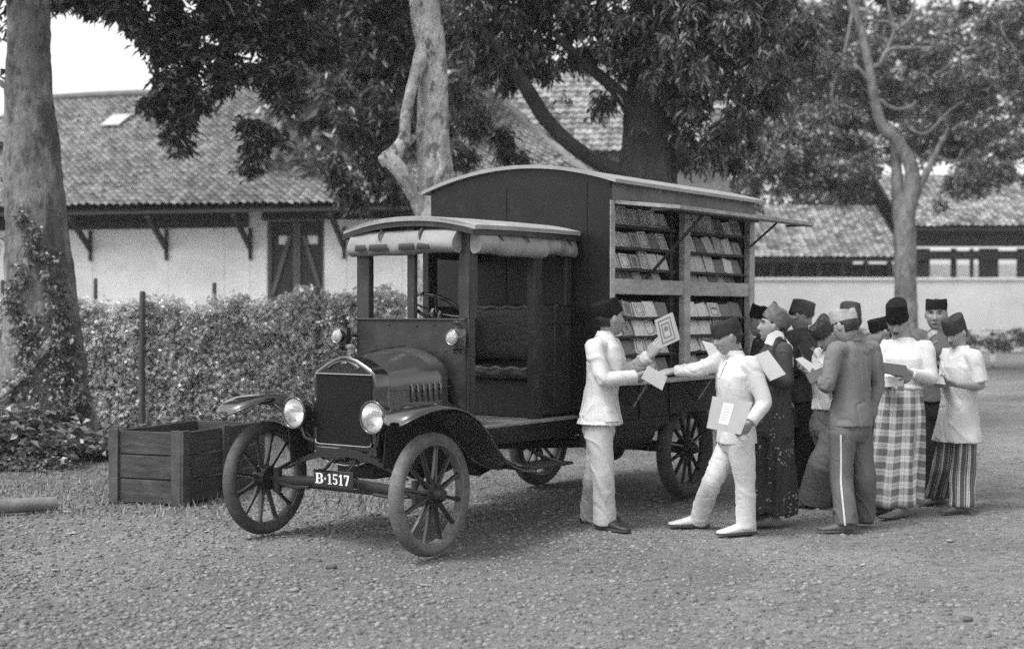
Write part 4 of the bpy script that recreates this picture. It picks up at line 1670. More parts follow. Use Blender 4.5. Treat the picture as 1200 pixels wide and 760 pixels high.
# ------------------------------------------------------------------ dark mango tree behind the box body
D = 17.5
t3 = thing('mango_tree', 'dark dense mango tree towering behind the lorry body', 'tree', tuple(gnd(760, 515)))
g = G()
branch(g, pts([(762, 530), (762, 400), (761, 300), (760, 220), (762, 165), (764, 120), (768, 60), (775, -40), (780, -200)], D), [.5, .44, .40, .38, .36, .34, .3, .2, .1], 0, 18, 6, .07)
place(g.build('trunk', M_BARK_D, None, 60), t3)
g = G()
branch(g, pts([(752, 215), (729, 203, -.1), (700, 190, -.2), (668, 168, -.3), (640, 140, -.4), (622, 112, -.5), (600, 80, -.5), (560, 30, -.6)], D), [.18, .105, .095, .09, .09, .085, .07, .04], 0, 11, 7, .08)
branch(g, pts([(752, 160), (733, 119, -.2), (712, 96, -.3), (690, 78, -.3), (650, 40, -.4)], D), [.16, .1, .08, .07, .04], 0, 10, 8, .08)
branch(g, pts([(768, 120), (800, 60, -.4), (850, 0, -.8)], D), [.2, .12, .06], 0, 10, 9, .08)
place(g.build('limb', M_BARK_D, None, 60), t3)
cl = [(560, 20, 50, D - .2, .8), (600, 25, 55, D + .3, .9), (660, 20, 55, D, .9), (720, 20, 55, D - .3, 1), (780, 20, 60, D - .8, 1), (840, 20, 60, D - .8, 1), (900, 20, 55, D - .3, 1), (935, 50, 35, D, .7),
      (570, 75, 42, D - .2, .7), (555, 130, 36, D + .3, .5), (580, 160, 34, D + .5, .5), (545, 175, 24, D + .4, .4), (610, 75, 34, D, .6), (640, 70, 30, D, .5), (690, 62, 26, D, .4), (730, 72, 26, D - .3, .5), (605, 182, 20, D + .5, .3),
      (790, 75, 46, D - .9, .8), (840, 85, 52, D - .9, .9), (890, 75, 46, D - .5, .8), (820, 130, 44, D - .8, .8), (865, 140, 40, D - .6, .7), (830, 175, 34, D - .5, .6), (860, 185, 24, D - .4, .5), (905, 115, 30, D - .3, .6), (800, 185, 18, D + .4, .3),
      (700, 138, 17, D - .4, .25), (686, 150, 11, D - .4, .2), (715, 145, 10, D - .4, .2), (530, 110, 22, D + .4, .4),
      (600, -60, 90, D, 1.4), (720, -70, 110, D, 1.6), (840, -60, 100, D - .5, 1.5), (780, -170, 140, D, 1.8), (640, -160, 110, D, 1.5), (920, -40, 60, D, 1.0)]
place(crown('crown', cl, 6200, M_LEAF_D, None, 61, k=9, length=.135, width=.038, droop=.85, shell=.5, clump=.66), t3)

# ------------------------------------------------------------------ twisting grey tree on the right
D = 33.0
t4 = thing('tree', 'pale twisting tree on the right in front of the tiled sheds', 'tree', tuple(gnd(1064, 437)))
g = G()
branch(g, pts([(1062, 445), (1062, 400), (1061, 340), (1060, 290), (1062, 250), (1068, 225), (1068, 196), (1054, 169), (1036, 151), (1027, 126), (1021, 92), (1011, 41), (997, 0), (985, -60)], D),
       [.42, .30, .27, .27, .28, .23, .17, .145, .125, .12, .105, .09, .07, .05], 0, 14, 14, .07)
place(g.build('trunk', M_BARK_R, None, 60), t4)
g = G()
for q, r0, r1 in (([(1056, 262), (1052, 225, .2), (1050, 180, .4), (1046, 150, .8)], .26, .14), ([(1070, 238), (1078, 218), (1089, 196), (1097, 178), (1112, 150)], .15, .06),
                  ([(1021, 78), (1030, 76), (1041, 59), (1062, 57), (1086, 57), (1108, 58), (1125, 68), (1140, 80), (1156, 92), (1172, 104), (1192, 108)], .09, .03),
                  ([(1124, 68), (1128, 60), (1139, 56), (1148, 60)], .05, .03), ([(1027, 122), (1032, 118), (1040, 124), (1052, 128), (1066, 126), (1074, 118)], .09, .04),
                  ([(1060, 140), (1068, 152), (1086, 156), (1110, 132), (1130, 118)], .05, .03), ([(1048, 34), (1042, 10), (1038, -20)], .05, .03), ([(1050, 36), (1066, 22), (1072, 0), (1080, -20)], .06, .03),
                  ([(1040, 57), (1048, 36), (1040, 26), (1028, 26)], .06, .04), ([(1000, 10), (990, 60), (975, 110), (985, 140)], .07, .03), ([(1085, 178), (1118, 190), (1128, 174)], .06, .03),
                  ([(1030, 110), (1000, 75), (965, 60), (935, 20)], .09, .03), ([(1190, 60), (1176, 40), (1168, 10)], .05, .03)):
    branch(g, pts(q, D), r0 * .74, r1 * .7, 8, int(q[0][0] + q[-1][1]), .08)
place(g.build('limb', M_BARK_R, None, 60), t4)
rs = np.random.RandomState(77)
cl = []
for i in range(95):
    px, py = rs.uniform(890, 1240), rs.uniform(-60, 215)
    if py > 140 and 1020 < px < 1108 and rs.rand() < .75:
        continue
    if py > 195 and px < 1040:
        continue
    cl.append((px, py, rs.uniform(16, 34), D + rs.uniform(.8, 4), rs.uniform(.4, 1.0)))
for i in range(42):
    cl.append((rs.uniform(900, 1230), rs.uniform(-20, 200), rs.uniform(9, 20), D - rs.uniform(.3, 1.8), .4))
cl = [q for q in cl if not (q[3] < D and 1015 < q[0] < 1108 and q[1] > 110)]
for i in range(34):
    cl.append((rs.uniform(868, 1020), rs.uniform(150, 246), rs.uniform(9, 19), D + rs.uniform(-.5, 1.2), .4))
for px, py, r in ((930, 190, 26), (960, 205, 24), (1000, 215, 20), (985, 235, 14), (1010, 195, 24), (1120, 215, 22), (1150, 205, 24), (1185, 200, 26), (925, 165, 30), (1100, 240, 10), (905, 190, 26), (1010, 240, 10)):
    cl.append((px, py, r, D + .4, .6))
place(crown('crown', cl, 9500, M_LEAF_R, None, 71, k=8, length=.15, width=.065, droop=.5, shell=.5, clump=.6), t4)

# ------------------------------------------------------------------ trees behind: left hanging boughs and the belt beyond
D = 15.5
t5 = thing('tree', 'leafy tree hanging its boughs over the warehouse roof', 'tree', tuple(at(512, 366, 17.3) * (1, 1, 0)))
g = G()
branch(g, pts([(300, -300, 1.5), (290, -180, .8), (270, -90, .2), (250, -20), (232, 40), (222, 90)], D), .16, .03, 9, 3)
branch(g, pts([(290, -180, .8), (340, -60, .4), (350, 20, .2), (345, 90)], D), .1, .02, 8, 4)
branch(g, pts([(290, -180, .8), (170, -60, .2), (120, -10)], D), .1, .02, 8, 5)
branch(g, pts([(512, 560, 1.8), (512, 330, 1.8), (508, 100, 1.8), (470, -60, 1.6), (380, -200, 1.5), (300, -300, 1.5)], D), .15, .12, 10, 6)
place(g.build('trunk', M_BARK_D, None, 60), t5)
cl = [(80, -5, 26, D, .4), (115, 2, 26, D, .4), (150, 18, 30, D, .4), (185, 20, 40, D, .5), (190, 55, 30, D, .4), (225, 30, 45, D, .5), (270, 20, 48, D + .3, .5), (215, 85, 32, D, .4), (195, 105, 26, D, .4), (205, 135, 26, D, .35), (180, 128, 14, D, .3), (220, 150, 14, D, .3),
      (255, 85, 32, D, .4), (205, 168, 18, D, .3), (235, 120, 20, D, .3), (300, 70, 36, D, .4), (330, 90, 36, D, .5), (300, 25, 45, D, .5), (345, 50, 34, D + .3, .5), (335, 112, 20, D, .3),
      (296, 150, 22, D - .2, .3), (302, 178, 22, D - .2, .3), (316, 158, 16, D - .2, .3), (292, 198, 14, D - .2, .25), (330, 165, 10, D - .2, .2), (380, 60, 30, D + .8, .5), (345, 12, 30, D + .5, .5)]
place(crown('crown', cl, 2100, M_LEAF_M, None, 81, k=7, length=.105, width=.05, droop=.55, shell=.55, clump=.6), t5)
D = 21.0
t6 = thing('tree', 'mid grey leafy tree between the warehouse roof and the pale forked trunk', 'tree', tuple(at(514, 366, D) * (1, 1, 0)))
g = G()
branch(g, pts([(514, 470), (514, 330), (512, 230), (490, 120), (460, 20), (440, -80)], D), .16, .06, 9, 3)
place(g.build('trunk', M_BARK_D, None, 60), t6)
cl = [(395, 30, 40, D + .5, .9), (440, 25, 45, D, 1), (420, 80, 40, D, .9), (455, 90, 36, D, .8), (400, 130, 26, D - .4, .6), (440, 140, 34, D, .8), (470, 40, 36, D, .8), (395, 190, 24, D - .5, .5), (410, 215, 22, D - .5, .5), (440, 205, 28, D - .2, .6), (465, 225, 20, D, .5), (385, 205, 14, D - .5, .4),
      (470, 150, 26, D, .6), (430, 175, 24, D, .6), (390, 95, 22, D, .5), (545, 190, 18, D, .5), (400, -50, 80, D, 1.3), (480, -60, 80, D, 1.3), (530, 40, 26, D, .5), (530, 150, 16, D, .4), (420, 235, 16, D - .4, .4)]
place(crown('crown', cl, 2600, M_LEAF_M, None, 91, k=8, length=.14, width=.05, droop=.7, shell=.5, clump=.6), t6)
D = 45
cl = []
rs = np.random.RandomState(5)
for px in np.arange(330, 1300, 26):
    if 640 < px < 760:
        continue
    top = 20 if px > 850 else (-20 if px < 560 else 60)
    for py in np.arange(top, 230 if px < 860 else (245 if px < 1010 else 200), 30):
        cl.append((px + rs.uniform(-8, 8), py + rs.uniform(-8, 8), rs.uniform(18, 30), (30 if px < 560 else 62) + rs.uniform(-1, 2), 1.2))
o = crown('woodland', cl, 5200, M_LEAF_R, None, 95, k=8, length=.34, width=.2, droop=.5, shell=.5)
tag(o, 'hazy belt of far trees behind the sheds and the warehouse', 'woodland', kind='stuff')
# bushes along the foot of the yard wall
for i, (px, lab) in enumerate(((1118, 'low scrubby bush at the foot of the white wall, nearer the bicycle'), (1190, 'low scrubby bush at the foot of the white wall by the right edge'), (1003, 'low scrubby bush hidden among the readers by the white wall'))):
    o = crown('bush', [(px, 398, 26, 50.5, .5, .5), (px - 22, 402, 18, 50.6, .4, .5), (px + 20, 402, 18, 50.6, .4, .5)], 130, M_LEAF_M, None, 100 + i, k=7, length=.16, width=.1, droop=.2)
    tag(o, lab, 'bush')

# ------------------------------------------------------------------ crate and log
cr = thing('crate', 'weathered wooden crate of rough boards beside the front wheel', 'crate', (-.559, -2.212, -.005), math.atan2(-.964, .265))
# local x runs along the short end (to the left in the picture), +y away along the long side
M_CR = mat('crate_board', .045, .85, .5, 9, .5, 40, var2=.4, scale2=2.2, stretch=(.5, .5, 3.4), patch=[(1.8, 4, .56, .68)])
M_CRB = mat('crate_batten', .065, .85, .35, 8, .4, 40, var2=.3, scale2=2)
LX, LY, HZ = .66, 1.18, .575
sy = -1 if (Matrix.Rotation(cr.rotation_euler.z, 3, 'Z') @ Vector((0, 1, 0))).dot(Vector(FH)) < 0 else 1


def bd(name, x, y, z, m=M_CR):
    g = G()
    g.span(x, tuple(sorted(y)), z, bev=.005)
    return g.build(name, m, cr)


for k in range(3):
    z0, z1 = .012 + k * .188, .012 + k * .188 + .178
    bd('board', (.0, LX), (sy * .0, sy * .022), (z0, z1))
    bd('board', (.0, LX), (sy * (LY - .022), sy * LY), (z0, z1 - .01))
    bd('board', (.0, .022), (sy * .024, sy * (LY - .024)), (z0, z1))
    bd('board', (LX - .022, LX), (sy * .024, sy * (LY - .024)), (z0, z1 - .006))
bd('bottom', (.024, LX - .024), (sy * .024, sy * (LY - .024)), (.03, .05))
for x0, x1, y0, y1 in ((-.004, .085, -.024, -.001), (LX - .085, LX + .004, -.024, -.001), (-.024, -.001, -.02, .075), (-.024, -.001, LY - .08, LY), (-.024, -.001, LY / 2 - .045, LY / 2 + .045)):
    bd('batten', (x0, x1), (sy * y0, sy * y1), (.0, HZ + .006), M_CRB)
g = G()
p = gnd(66, 598)
q = gnd(-60, 607)
g.tube([(p[0], p[1], .055), ((p[0] + q[0]) / 2, (p[1] + q[1]) / 2, .06), (q[0], q[1], .055)], [.052, .055, .053], 14)
tag(g.build('log', mat('log_bark', .16, .9, .3, 8, .4, 30, stretch=(1, 1, 1)), None, 50), 'straight round pole lying on the verge at the left edge', 'log')

# ------------------------------------------------------------------ bicycle by the far wall
bp = gnd(1163, 430)
bk = thing('bicycle', 'bicycle with pale mudguard ends standing far off by the white wall', 'bicycle', tuple(bp), 0)
fwd = unit(FH * .94 + CR * .32)
lat = np.array((-fwd[1], fwd[0], 0))
M_BIKE = mat('bicycle_black', .03, .4)
M_PALE = mat('pale_enamel', .8, .5)


def bpnt(x, z, y=0.0):
    return fwd * x + lat * y + np.array((0, 0, z))


for x in (-.52, .55):
    g = G()
    g.tube([bpnt(x + .33 * math.cos(a), .35 + .33 * math.sin(a)) for a in np.linspace(0, 2 * PI, 28, endpoint=False)], .022, 7, loop=True, up=lat)
    for k in range(14):
        a = k * PI / 7
        g.tube([bpnt(x, .35), bpnt(x + .33 * math.cos(a), .35 + .33 * math.sin(a))], .004, 4)
    g.build('wheel', M_BIKE, bk)
    g = G()
    P = [[bpnt(x + .38 * math.cos(a), .35 + .38 * math.sin(a), y) for y in (-.04, .04)] for a in np.linspace(PI * .25, PI * 1.12, 14)]
    g.sheet(P, .006)
    mgd = g.build('mudguard', M_BIKE, bk)
    g = G()
    P = [[bpnt(x + .385 * math.cos(a), .35 + .385 * math.sin(a), y) for y in (-.07, .07)] for a in np.linspace(PI * .98, PI * 1.24, 5)]
    g.sheet(P, .02)
    g.build('mudguard_tip', M_PALE, mgd)
g = G()
for a, b in (((-.52, .35), (-.1, .3)), ((-.1, .3), (-.22, .82)), ((-.22, .78), (.38, .78)), ((-.1, .3), (.40, .66)), ((.36, .88), (.44, .6)), ((.44, .6), (.55, .35)), ((-.52, .35), (-.2, .72)), ((.36, .88), (.34, 1.02))):
    g.tube([bpnt(*a), bpnt(*b)], .016, 7)
g.build('frame', M_BIKE, bk)
g = G()
g.tube([bpnt(.15, .98, -.28), bpnt(.3, 1.03, -.2), bpnt(.34, 1.02, 0), bpnt(.3, 1.03, .2), bpnt(.15, .98, .28)], .045, 8)
g.build('handlebar', M_PALE, bk)
g = G()
g.ell(bpnt(-.25, .9), (.14, .09, .05))
g.build('saddle', M_BIKE, bk)
# ------------------------------------------------------------------ people
DG = None


def solid(g, voxel, smooth_it, name, mats, fold=None, seed=0, joints=()):
    """union of the closed pieces in g as one continuous skin"""
    me = g.mesh('tmp', mats, 180)
    o = bpy.data.objects.new('tmp', me)
    COL.objects.link(o)
    m = o.modifiers.new('r', 'REMESH')
    m.mode = 'VOXEL'
    m.voxel_size = voxel
    if smooth_it:
        s = o.modifiers.new('s', 'SMOOTH')
        s.factor = .5
        s.iterations = smooth_it
    dg = bpy.context.evaluated_depsgraph_get()
    dg.update()
    nm = bpy.data.meshes.new_from_object(o.evaluated_get(dg))
    nm.name = name
    bpy.data.objects.remove(o)
    bpy.data.meshes.remove(me)
    if len(nm.materials) == 0:
        nm.materials.append(mats)
    if fold:
        n = len(nm.vertices)
        co = np.empty(n * 3, np.float32)
        nm.vertices.foreach_get('co', co)
        co = co.reshape(-1, 3).astype(float)
        no = np.empty(n * 3, np.float32)
        nm.vertex_normals.foreach_get('vector', no)
        no = no.reshape(-1, 3)
        s = seed * 3.7
        v = co @ AX.T
        w = v + .05 * np.stack([vnoise3(v * 5 + s), vnoise3(v * 5 + s + 9), vnoise3(v * 5 + s + 17)], 1)
        def ridge(p):
            return .22 - np.abs(vnoise3(p)) * 1.5
        q = w * np.array((6.5, 6.5, 3.2)) + s
        q[:, 0] += w[:, 2] * 2.5
        q2 = w * np.array((10.5, 10.5, 3.4)) + s * 2 + 5
        q2[:, 0] += w[:, 2] * 6.0
        q3 = w * np.array((12.0, 12.0, 20.0)) + s * 3
        q3[:, 2] += w[:, 0] * 14.0
        d = fold * (1.1 * vnoise3(q) + .9 * ridge(q2) + .10 * ridge(q3) + .75 * np.exp(-(vnoise3(q2 * np.array((.8, .8, .7)) + 31) / .05) ** 2) * (vnoise3(q * .8 + 3) > -.12) - .5 * np.exp(-(vnoise3(q2 * np.array((1.1, 1.1, .9)) + 57) / .035) ** 2))
        for jp, ja, jr in joints:
            r_ = co - jp
            t = r_ @ ja
            wgt = np.exp(-((r_ ** 2).sum(1) / jr ** 2))
            pq = np.stack([t * 19 + 4.5 * vnoise3(v * 6 + s), (r_ @ np.cross(ja, CR)) * 7 + s, (r_ @ CR) * 7], 1)
            d = d + fold * .45 * wgt * ridge(pq)
        co += no * d[:, None]
        nm.vertices.foreach_set('co', co.astype(np.float32).ravel())
    nm.polygons.foreach_set('use_smooth', np.ones(len(nm.polygons), dtype=bool))
    nm.update()
    return nm


def face_dir(deg):
    a = math.radians(deg)
    return -FH * math.cos(a) + CR * math.sin(a)


def ell_ring(c, u, v, rx, ry, n=20, pw=2.0):
    out = []
    for t in np.linspace(0, 2 * PI, n, endpoint=False):
        ct, st = math.cos(t), math.sin(t)
        e = 2.0 / pw
        out.append(c + u * rx * math.copysign(abs(ct) ** e, ct) + v * ry * math.copysign(abs(st) ** e, st))
    return out


def limb(g, P, R, n=14, steps=4, sq=1.0):
    """smooth tapering limb through points"""
    P = [np.asarray(p, float) for p in P]
    xs = np.arange(len(P))
    ts = np.linspace(0, len(P) - 1, (len(P) - 1) * steps + 1)
    out = []
    for t in ts:
        i = min(int(t), len(P) - 2)
        f = t - i
        p0, p1, p2, p3 = P[max(i - 1, 0)], P[i], P[i + 1], P[min(i + 2, len(P) - 1)]
        lin = p1 + (p2 - p1) * f
        cr = .5 * ((2 * p1) + (-p0 + p2) * f + (2 * p0 - 5 * p1 + 4 * p2 - p3) * f * f + (-p0 + 3 * p1 - 3 * p2 + p3) * f ** 3)
        out.append(.55 * lin + .45 * cr)
    g.tube(out, list(np.interp(ts, xs, R)), n, sq)


# head surface in its own frame: x to the person's left, y to the front, z up; 0 = middle of the head
def head_r(th, ph):
    """point on the head for azimuth th (0 = front, +90 = left) and latitude ph"""
    sp = math.sin(ph)
    z = .112 * sp
    e = 2.9 if sp < 0 else 2.25
    r = max(0.0, 1 - abs(sp) ** e) ** (1 / e)
    lo = max(0.0, -z / .112)
    ax = .0735 - .019 * lo ** 1.3
    af = .086 - .002 * lo
    ab = .100 - .052 * lo ** 1.0
    ct, st = math.cos(th), math.sin(th)
    x = ax * r * st
    y = (af if ct > 0 else ab) * r * ct - .004
    if ct > .1:
        ff = min(1.0, (ct - .1) / .35)

        def gs(v, s):
            return math.exp(-(v / s) ** 2)
        nz = 0
        if .035 > z > -.036:
            t = (.035 - z) / .062
            nz = .027 * min(1, t) ** 1.4 * (1 if z > -.026 else max(0, (z + .036) / .010))
        d = nz * 1.15 * gs(x, .0125)
        d += .006 * gs(z - .034, .012) * gs(x, .05)
        d -= .015 * (gs(x - .031, .017) + gs(x + .031, .017)) * gs(z - .014, .012)
        d += .005 * (gs(x - .046, .02) + gs(x + .046, .02)) * gs(z + .018, .02)
        d += .008 * gs(x, .024) * gs(z + .056, .0075)
        d -= .004 * gs(x, .03) * gs(z + .045, .004)
        d -= .005 * gs(x, .03) * gs(z + .072, .007)
        d += .008 * gs(x, .022) * gs(z + .094, .014)
        y += d * ff
    return np.array((x, y, z))


def head_geo(g, c, B, k, grow=None):
    """B columns: left, front, up"""
    nl, na = 38, 56
    rings = []
    for i in range(1, nl):
        ph = -PI / 2 + PI * i / nl
        ring = []
        for j in range(na):
            th = 2 * PI * j / na
            p = head_r(th, ph)
            if grow:
                p = grow(p, th, ph)
            ring.append(c + B @ (p * k))
        rings.append(ring)
    g.loft(rings)


def foot_geo(g, a, f, k, grow=1.0, lift=0.0, side=1):
    """foot under ankle ground point a, pointing along f"""
    lf = np.array((-f[1], f[0], 0))
    rings = []
    for q, w, h, z in ((-.062, .008, .012, .02), (-.058, .022, .026, .03), (-.03, .031, .038, .04), (.02, .034, .036, .038), (.07, .039, .026, .028),
                       (.12, .043, .018, .02), (.155, .038, .014, .016), (.178, .026, .011, .014), (.188, .008, .006, .012)):
        c = a + f * q * k * grow + np.array((0, 0, lift + max(z, h * grow) * k))
        rings.append(ell_ring(c, lf, np.array((0, 0, 1.0)), w * k * grow, h * k * grow, 14, 2.4))
    g.loft(rings)
    if grow == 1.0:
        for i, (o, q, r) in enumerate(((.022, .186, .0135), (.006, .190, .0105), (-.008, .184, .0098), (-.020, .174, .009), (-.031, .162, .0085))):
            s_ = 1 if i is None else side
            p = a + f * (q - .03) * k + lf * o * s_ * k + np.array((0, 0, .016 * k))
            g.tube([p, p + f * .022 * k, p + f * .036 * k - np.array((0, 0, .005))], [r * k, r * 1.05 * k, r * .7 * k], 8)


def hand_geo(g, w, d, n, side, k, curl=.5, spread=.12):
    """hand at wrist w, pointing along d, palm facing n; side = +1 left hand"""
    d = unit(d)
    n = unit(np.asarray(n, float) - d * np.dot(n, d))
    t = np.cross(d, n) * side        # thumb side
    rings = []
    for q, a, b in ((-.02, .024, .021), (.0, .026, .02), (.025, .034, .018), (.055, .040, .016), (.08, .040, .014), (.092, .036, .010)):
        rings.append(ell_ring(w + d * q * k, t, n, a * k, b * k, 14, 2.5))
    g.loft(rings)
    for i, (o, ln, r) in enumerate(((.029, .068, .0092), (.010, .076, .0095), (-.010, .070, .0092), (-.028, .055, .0082))):
        p = w + d * .078 * k + t * o * k
        dd = unit(d + t * (spread * (1.2 - i * .8)))
        P = [p]
        c = 0
        for s_, l in enumerate((.45, .32, .25)):
            c += curl * (.75, 1.0, .8)[s_] * (1 + .12 * (i - 1.5))
            p = p + (dd * math.cos(c) + n * math.sin(c)) * ln * l * k
            P.append(p)
        g.tube(P, [r * k, r * k, r * .92 * k, r * .75 * k], 9)
    p = w + d * .018 * k + t * .026 * k + n * .006 * k
    a = unit(d * .62 + t * .62 + n * .42)
    b = unit(d * .86 + t * .15 + n * (.25 + curl * .5))
    g.tube([p, p + a * .034 * k, p + a * .034 * k + b * .027 * k, p + a * .034 * k + b * .048 * k], [.0135 * k, .0115 * k, .0105 * k, .008 * k], 9)


M_SKIN = mat('skin', .25, .5, .10, 12, .05, 80)
M_FOOT = mat('foot_skin', .10, .8, .3, 14)  # darker tone for the skin of the feet
M_LIP = mat('lip', .06, .5, .1, 12)
M_HAIR = mat('hair', .008, .55, .3, 30, .3, 120)
M_EYE = mat('eye', .02, .2, .1, 20)
M_FELT = mat('black_velvet', .010, .95, .4, 20, .2, 150, spec=.15)


def cloth(name, c, **kw):
    a = dict(rough=.85, var=.09, scale=9, bump=.10, bscale=60, spec=.15, var2=.06, scale2=3)
    a.update(kw)
    return mat(name, c, **a)


def plaid_mat():
    m = bpy.data.materials.new('plaid_cotton')
    m.use_nodes = True
    nt = m.node_tree
    N, L = nt.nodes, nt.links
    b = N['Principled BSDF']
    b.inputs['Roughness'].default_value = .85
    b.inputs['Specular IOR Level'].default_value = .15
    uv = N.new('ShaderNodeUVMap')
    sp = N.new('ShaderNodeSeparateXYZ')
    L.new(uv.outputs[0], sp.inputs[0])

    def mth(op, a, b_=None):
        n = N.new('ShaderNodeMath')
        n.operation = op
        for i, q in enumerate((a, b_)):
            if q is None:
                continue
            if isinstance(q, (int, float)):
                n.inputs[i].default_value = q
            else:
                L.new(q, n.inputs[i])
        return n.outputs[0]
    bands = []
    for o, per in ((sp.outputs[0], .098), (sp.outputs[1], .094)):
        f = mth('FRACT', mth('DIVIDE', o, per))
        wide = mth('LESS_THAN', f, .5)
        line = mth('COMPARE', f, .75)
        line.node.inputs[2].default_value = .03
        bands.append(mth('MAXIMUM', wide, mth('MULTIPLY', line, .55)))
    s = mth('ADD', bands[0], bands[1])
    r = N.new('ShaderNodeMapRange')
    r.inputs['From Max'].default_value = 2
    r.inputs['To Min'].default_value = .54
    r.inputs['To Max'].default_value = .13
    L.new(s, r.inputs['Value'])
    nz = N.new('ShaderNodeTexNoise')
    nz.inputs['Scale'].default_value = 180
    k = mth('MULTIPLY', r.outputs[0], mth('ADD', mth('MULTIPLY', nz.outputs['Fac'], .5), .75))
    L.new(k, b.inputs['Base Color'])
    return m


def stripe_mat():
    m = bpy.data.materials.new('striped_cotton')
    m.use_nodes = True
    nt = m.node_tree
    N, L = nt.nodes, nt.links
    b = N['Principled BSDF']
    b.inputs['Roughness'].default_value = .85
    uv = N.new('ShaderNodeUVMap')
    sp = N.new('ShaderNodeSeparateXYZ')
    L.new(uv.outputs[0], sp.inputs[0])
    rm = N.new('ShaderNodeValToRGB')
    rm.color_ramp.interpolation = 'CONSTANT'
    el = rm.color_ramp.elements
    vals = ((0, .055), (.36, .42), (.48, .14), (.56, .42), (.66, .055), (.8, .25), (.9, .055))
    el[0].position, el[0].color = 0, (.06, .06, .06, 1)
    el[1].position, el[1].color = .36, (.42, .42, .42, 1)
    for p, v in vals[2:]:
        e = el.new(p)
        e.color = (v, v, v, 1)
    d = N.new('ShaderNodeMath')
    d.operation = 'DIVIDE'
    d.inputs[1].default_value = .072
    f = N.new('ShaderNodeMath')
    f.operation = 'FRACT'
    L.new(sp.outputs[0], d.inputs[0])
    L.new(d.outputs[0], f.inputs[0])
    L.new(f.outputs[0], rm.inputs['Fac'])
    L.new(rm.outputs['Color'], b.inputs['Base Color'])
    return m


def batik_mat():
    m = bpy.data.materials.new('batik_cloth')
    m.use_nodes = True
    nt = m.node_tree
    N, L = nt.nodes, nt.links
    b = N['Principled BSDF']
    b.inputs['Roughness'].default_value = .8
    uv = N.new('ShaderNodeUVMap')
    vo = N.new('ShaderNodeTexVoronoi')
    vo.inputs['Scale'].default_value = 42
    nz = N.new('ShaderNodeTexNoise')
    nz.inputs['Scale'].default_value = 7
    L.new(uv.outputs[0], vo.inputs['Vector'])
    L.new(uv.outputs[0], nz.inputs['Vector'])
    a = N.new('ShaderNodeMath')
    a.operation = 'LESS_THAN'
    a.inputs[1].default_value = .28
    L.new(vo.outputs['Distance'], a.inputs[0])
    c = N.new('ShaderNodeMath')
    c.operation = 'GREATER_THAN'
    c.inputs[1].default_value = .52
    L.new(nz.outputs['Fac'], c.inputs[0])
    k = N.new('ShaderNodeMath')
    k.operation = 'MULTIPLY'
    L.new(a.outputs[0], k.inputs[0])
    L.new(c.outputs[0], k.inputs[1])
    r = N.new('ShaderNodeMapRange')
    r.inputs['To Min'].default_value = .022
    r.inputs['To Max'].default_value = .26
    L.new(k.outputs[0], r.inputs['Value'])
    L.new(r.outputs[0], b.inputs['Base Color'])
    return m


def uv_loft(name, rings, mats, arc_scale, parent, flare_uv=True):
    """open-bottomed cloth tube with UVs in metres"""
    k, n = len(rings), len(rings[0])
    V = np.array(rings).reshape(-1, 3)
    F, UV = [], []
    dist = [0.0]
    for i in range(1, k):
        dist.append(dist[-1] + float(np.linalg.norm(np.mean(rings[i], 0) - np.mean(rings[i - 1], 0))))
    for i in range(k - 1):
        for j in range(n):
            j2 = (j + 1) % n
            F.append((i * n + j, i * n + j2, (i + 1) * n + j2, (i + 1) * n + j))
            for jj, ii in ((j, i), (j + 1, i), (j + 1, i + 1), (j, i + 1)):
                UV.append((jj / n * arc_scale, dist[ii]))
    me = raw_mesh(name, V, np.array(F), mats, True)
    ul = me.uv_layers.new(name='UVMap')
    ul.data.foreach_set('uv', np.array(UV, np.float32).ravel())
    o = link(name, me, parent)
    md = o.modifiers.new('thickness', 'SOLIDIFY')
    md.thickness = .004
    return o


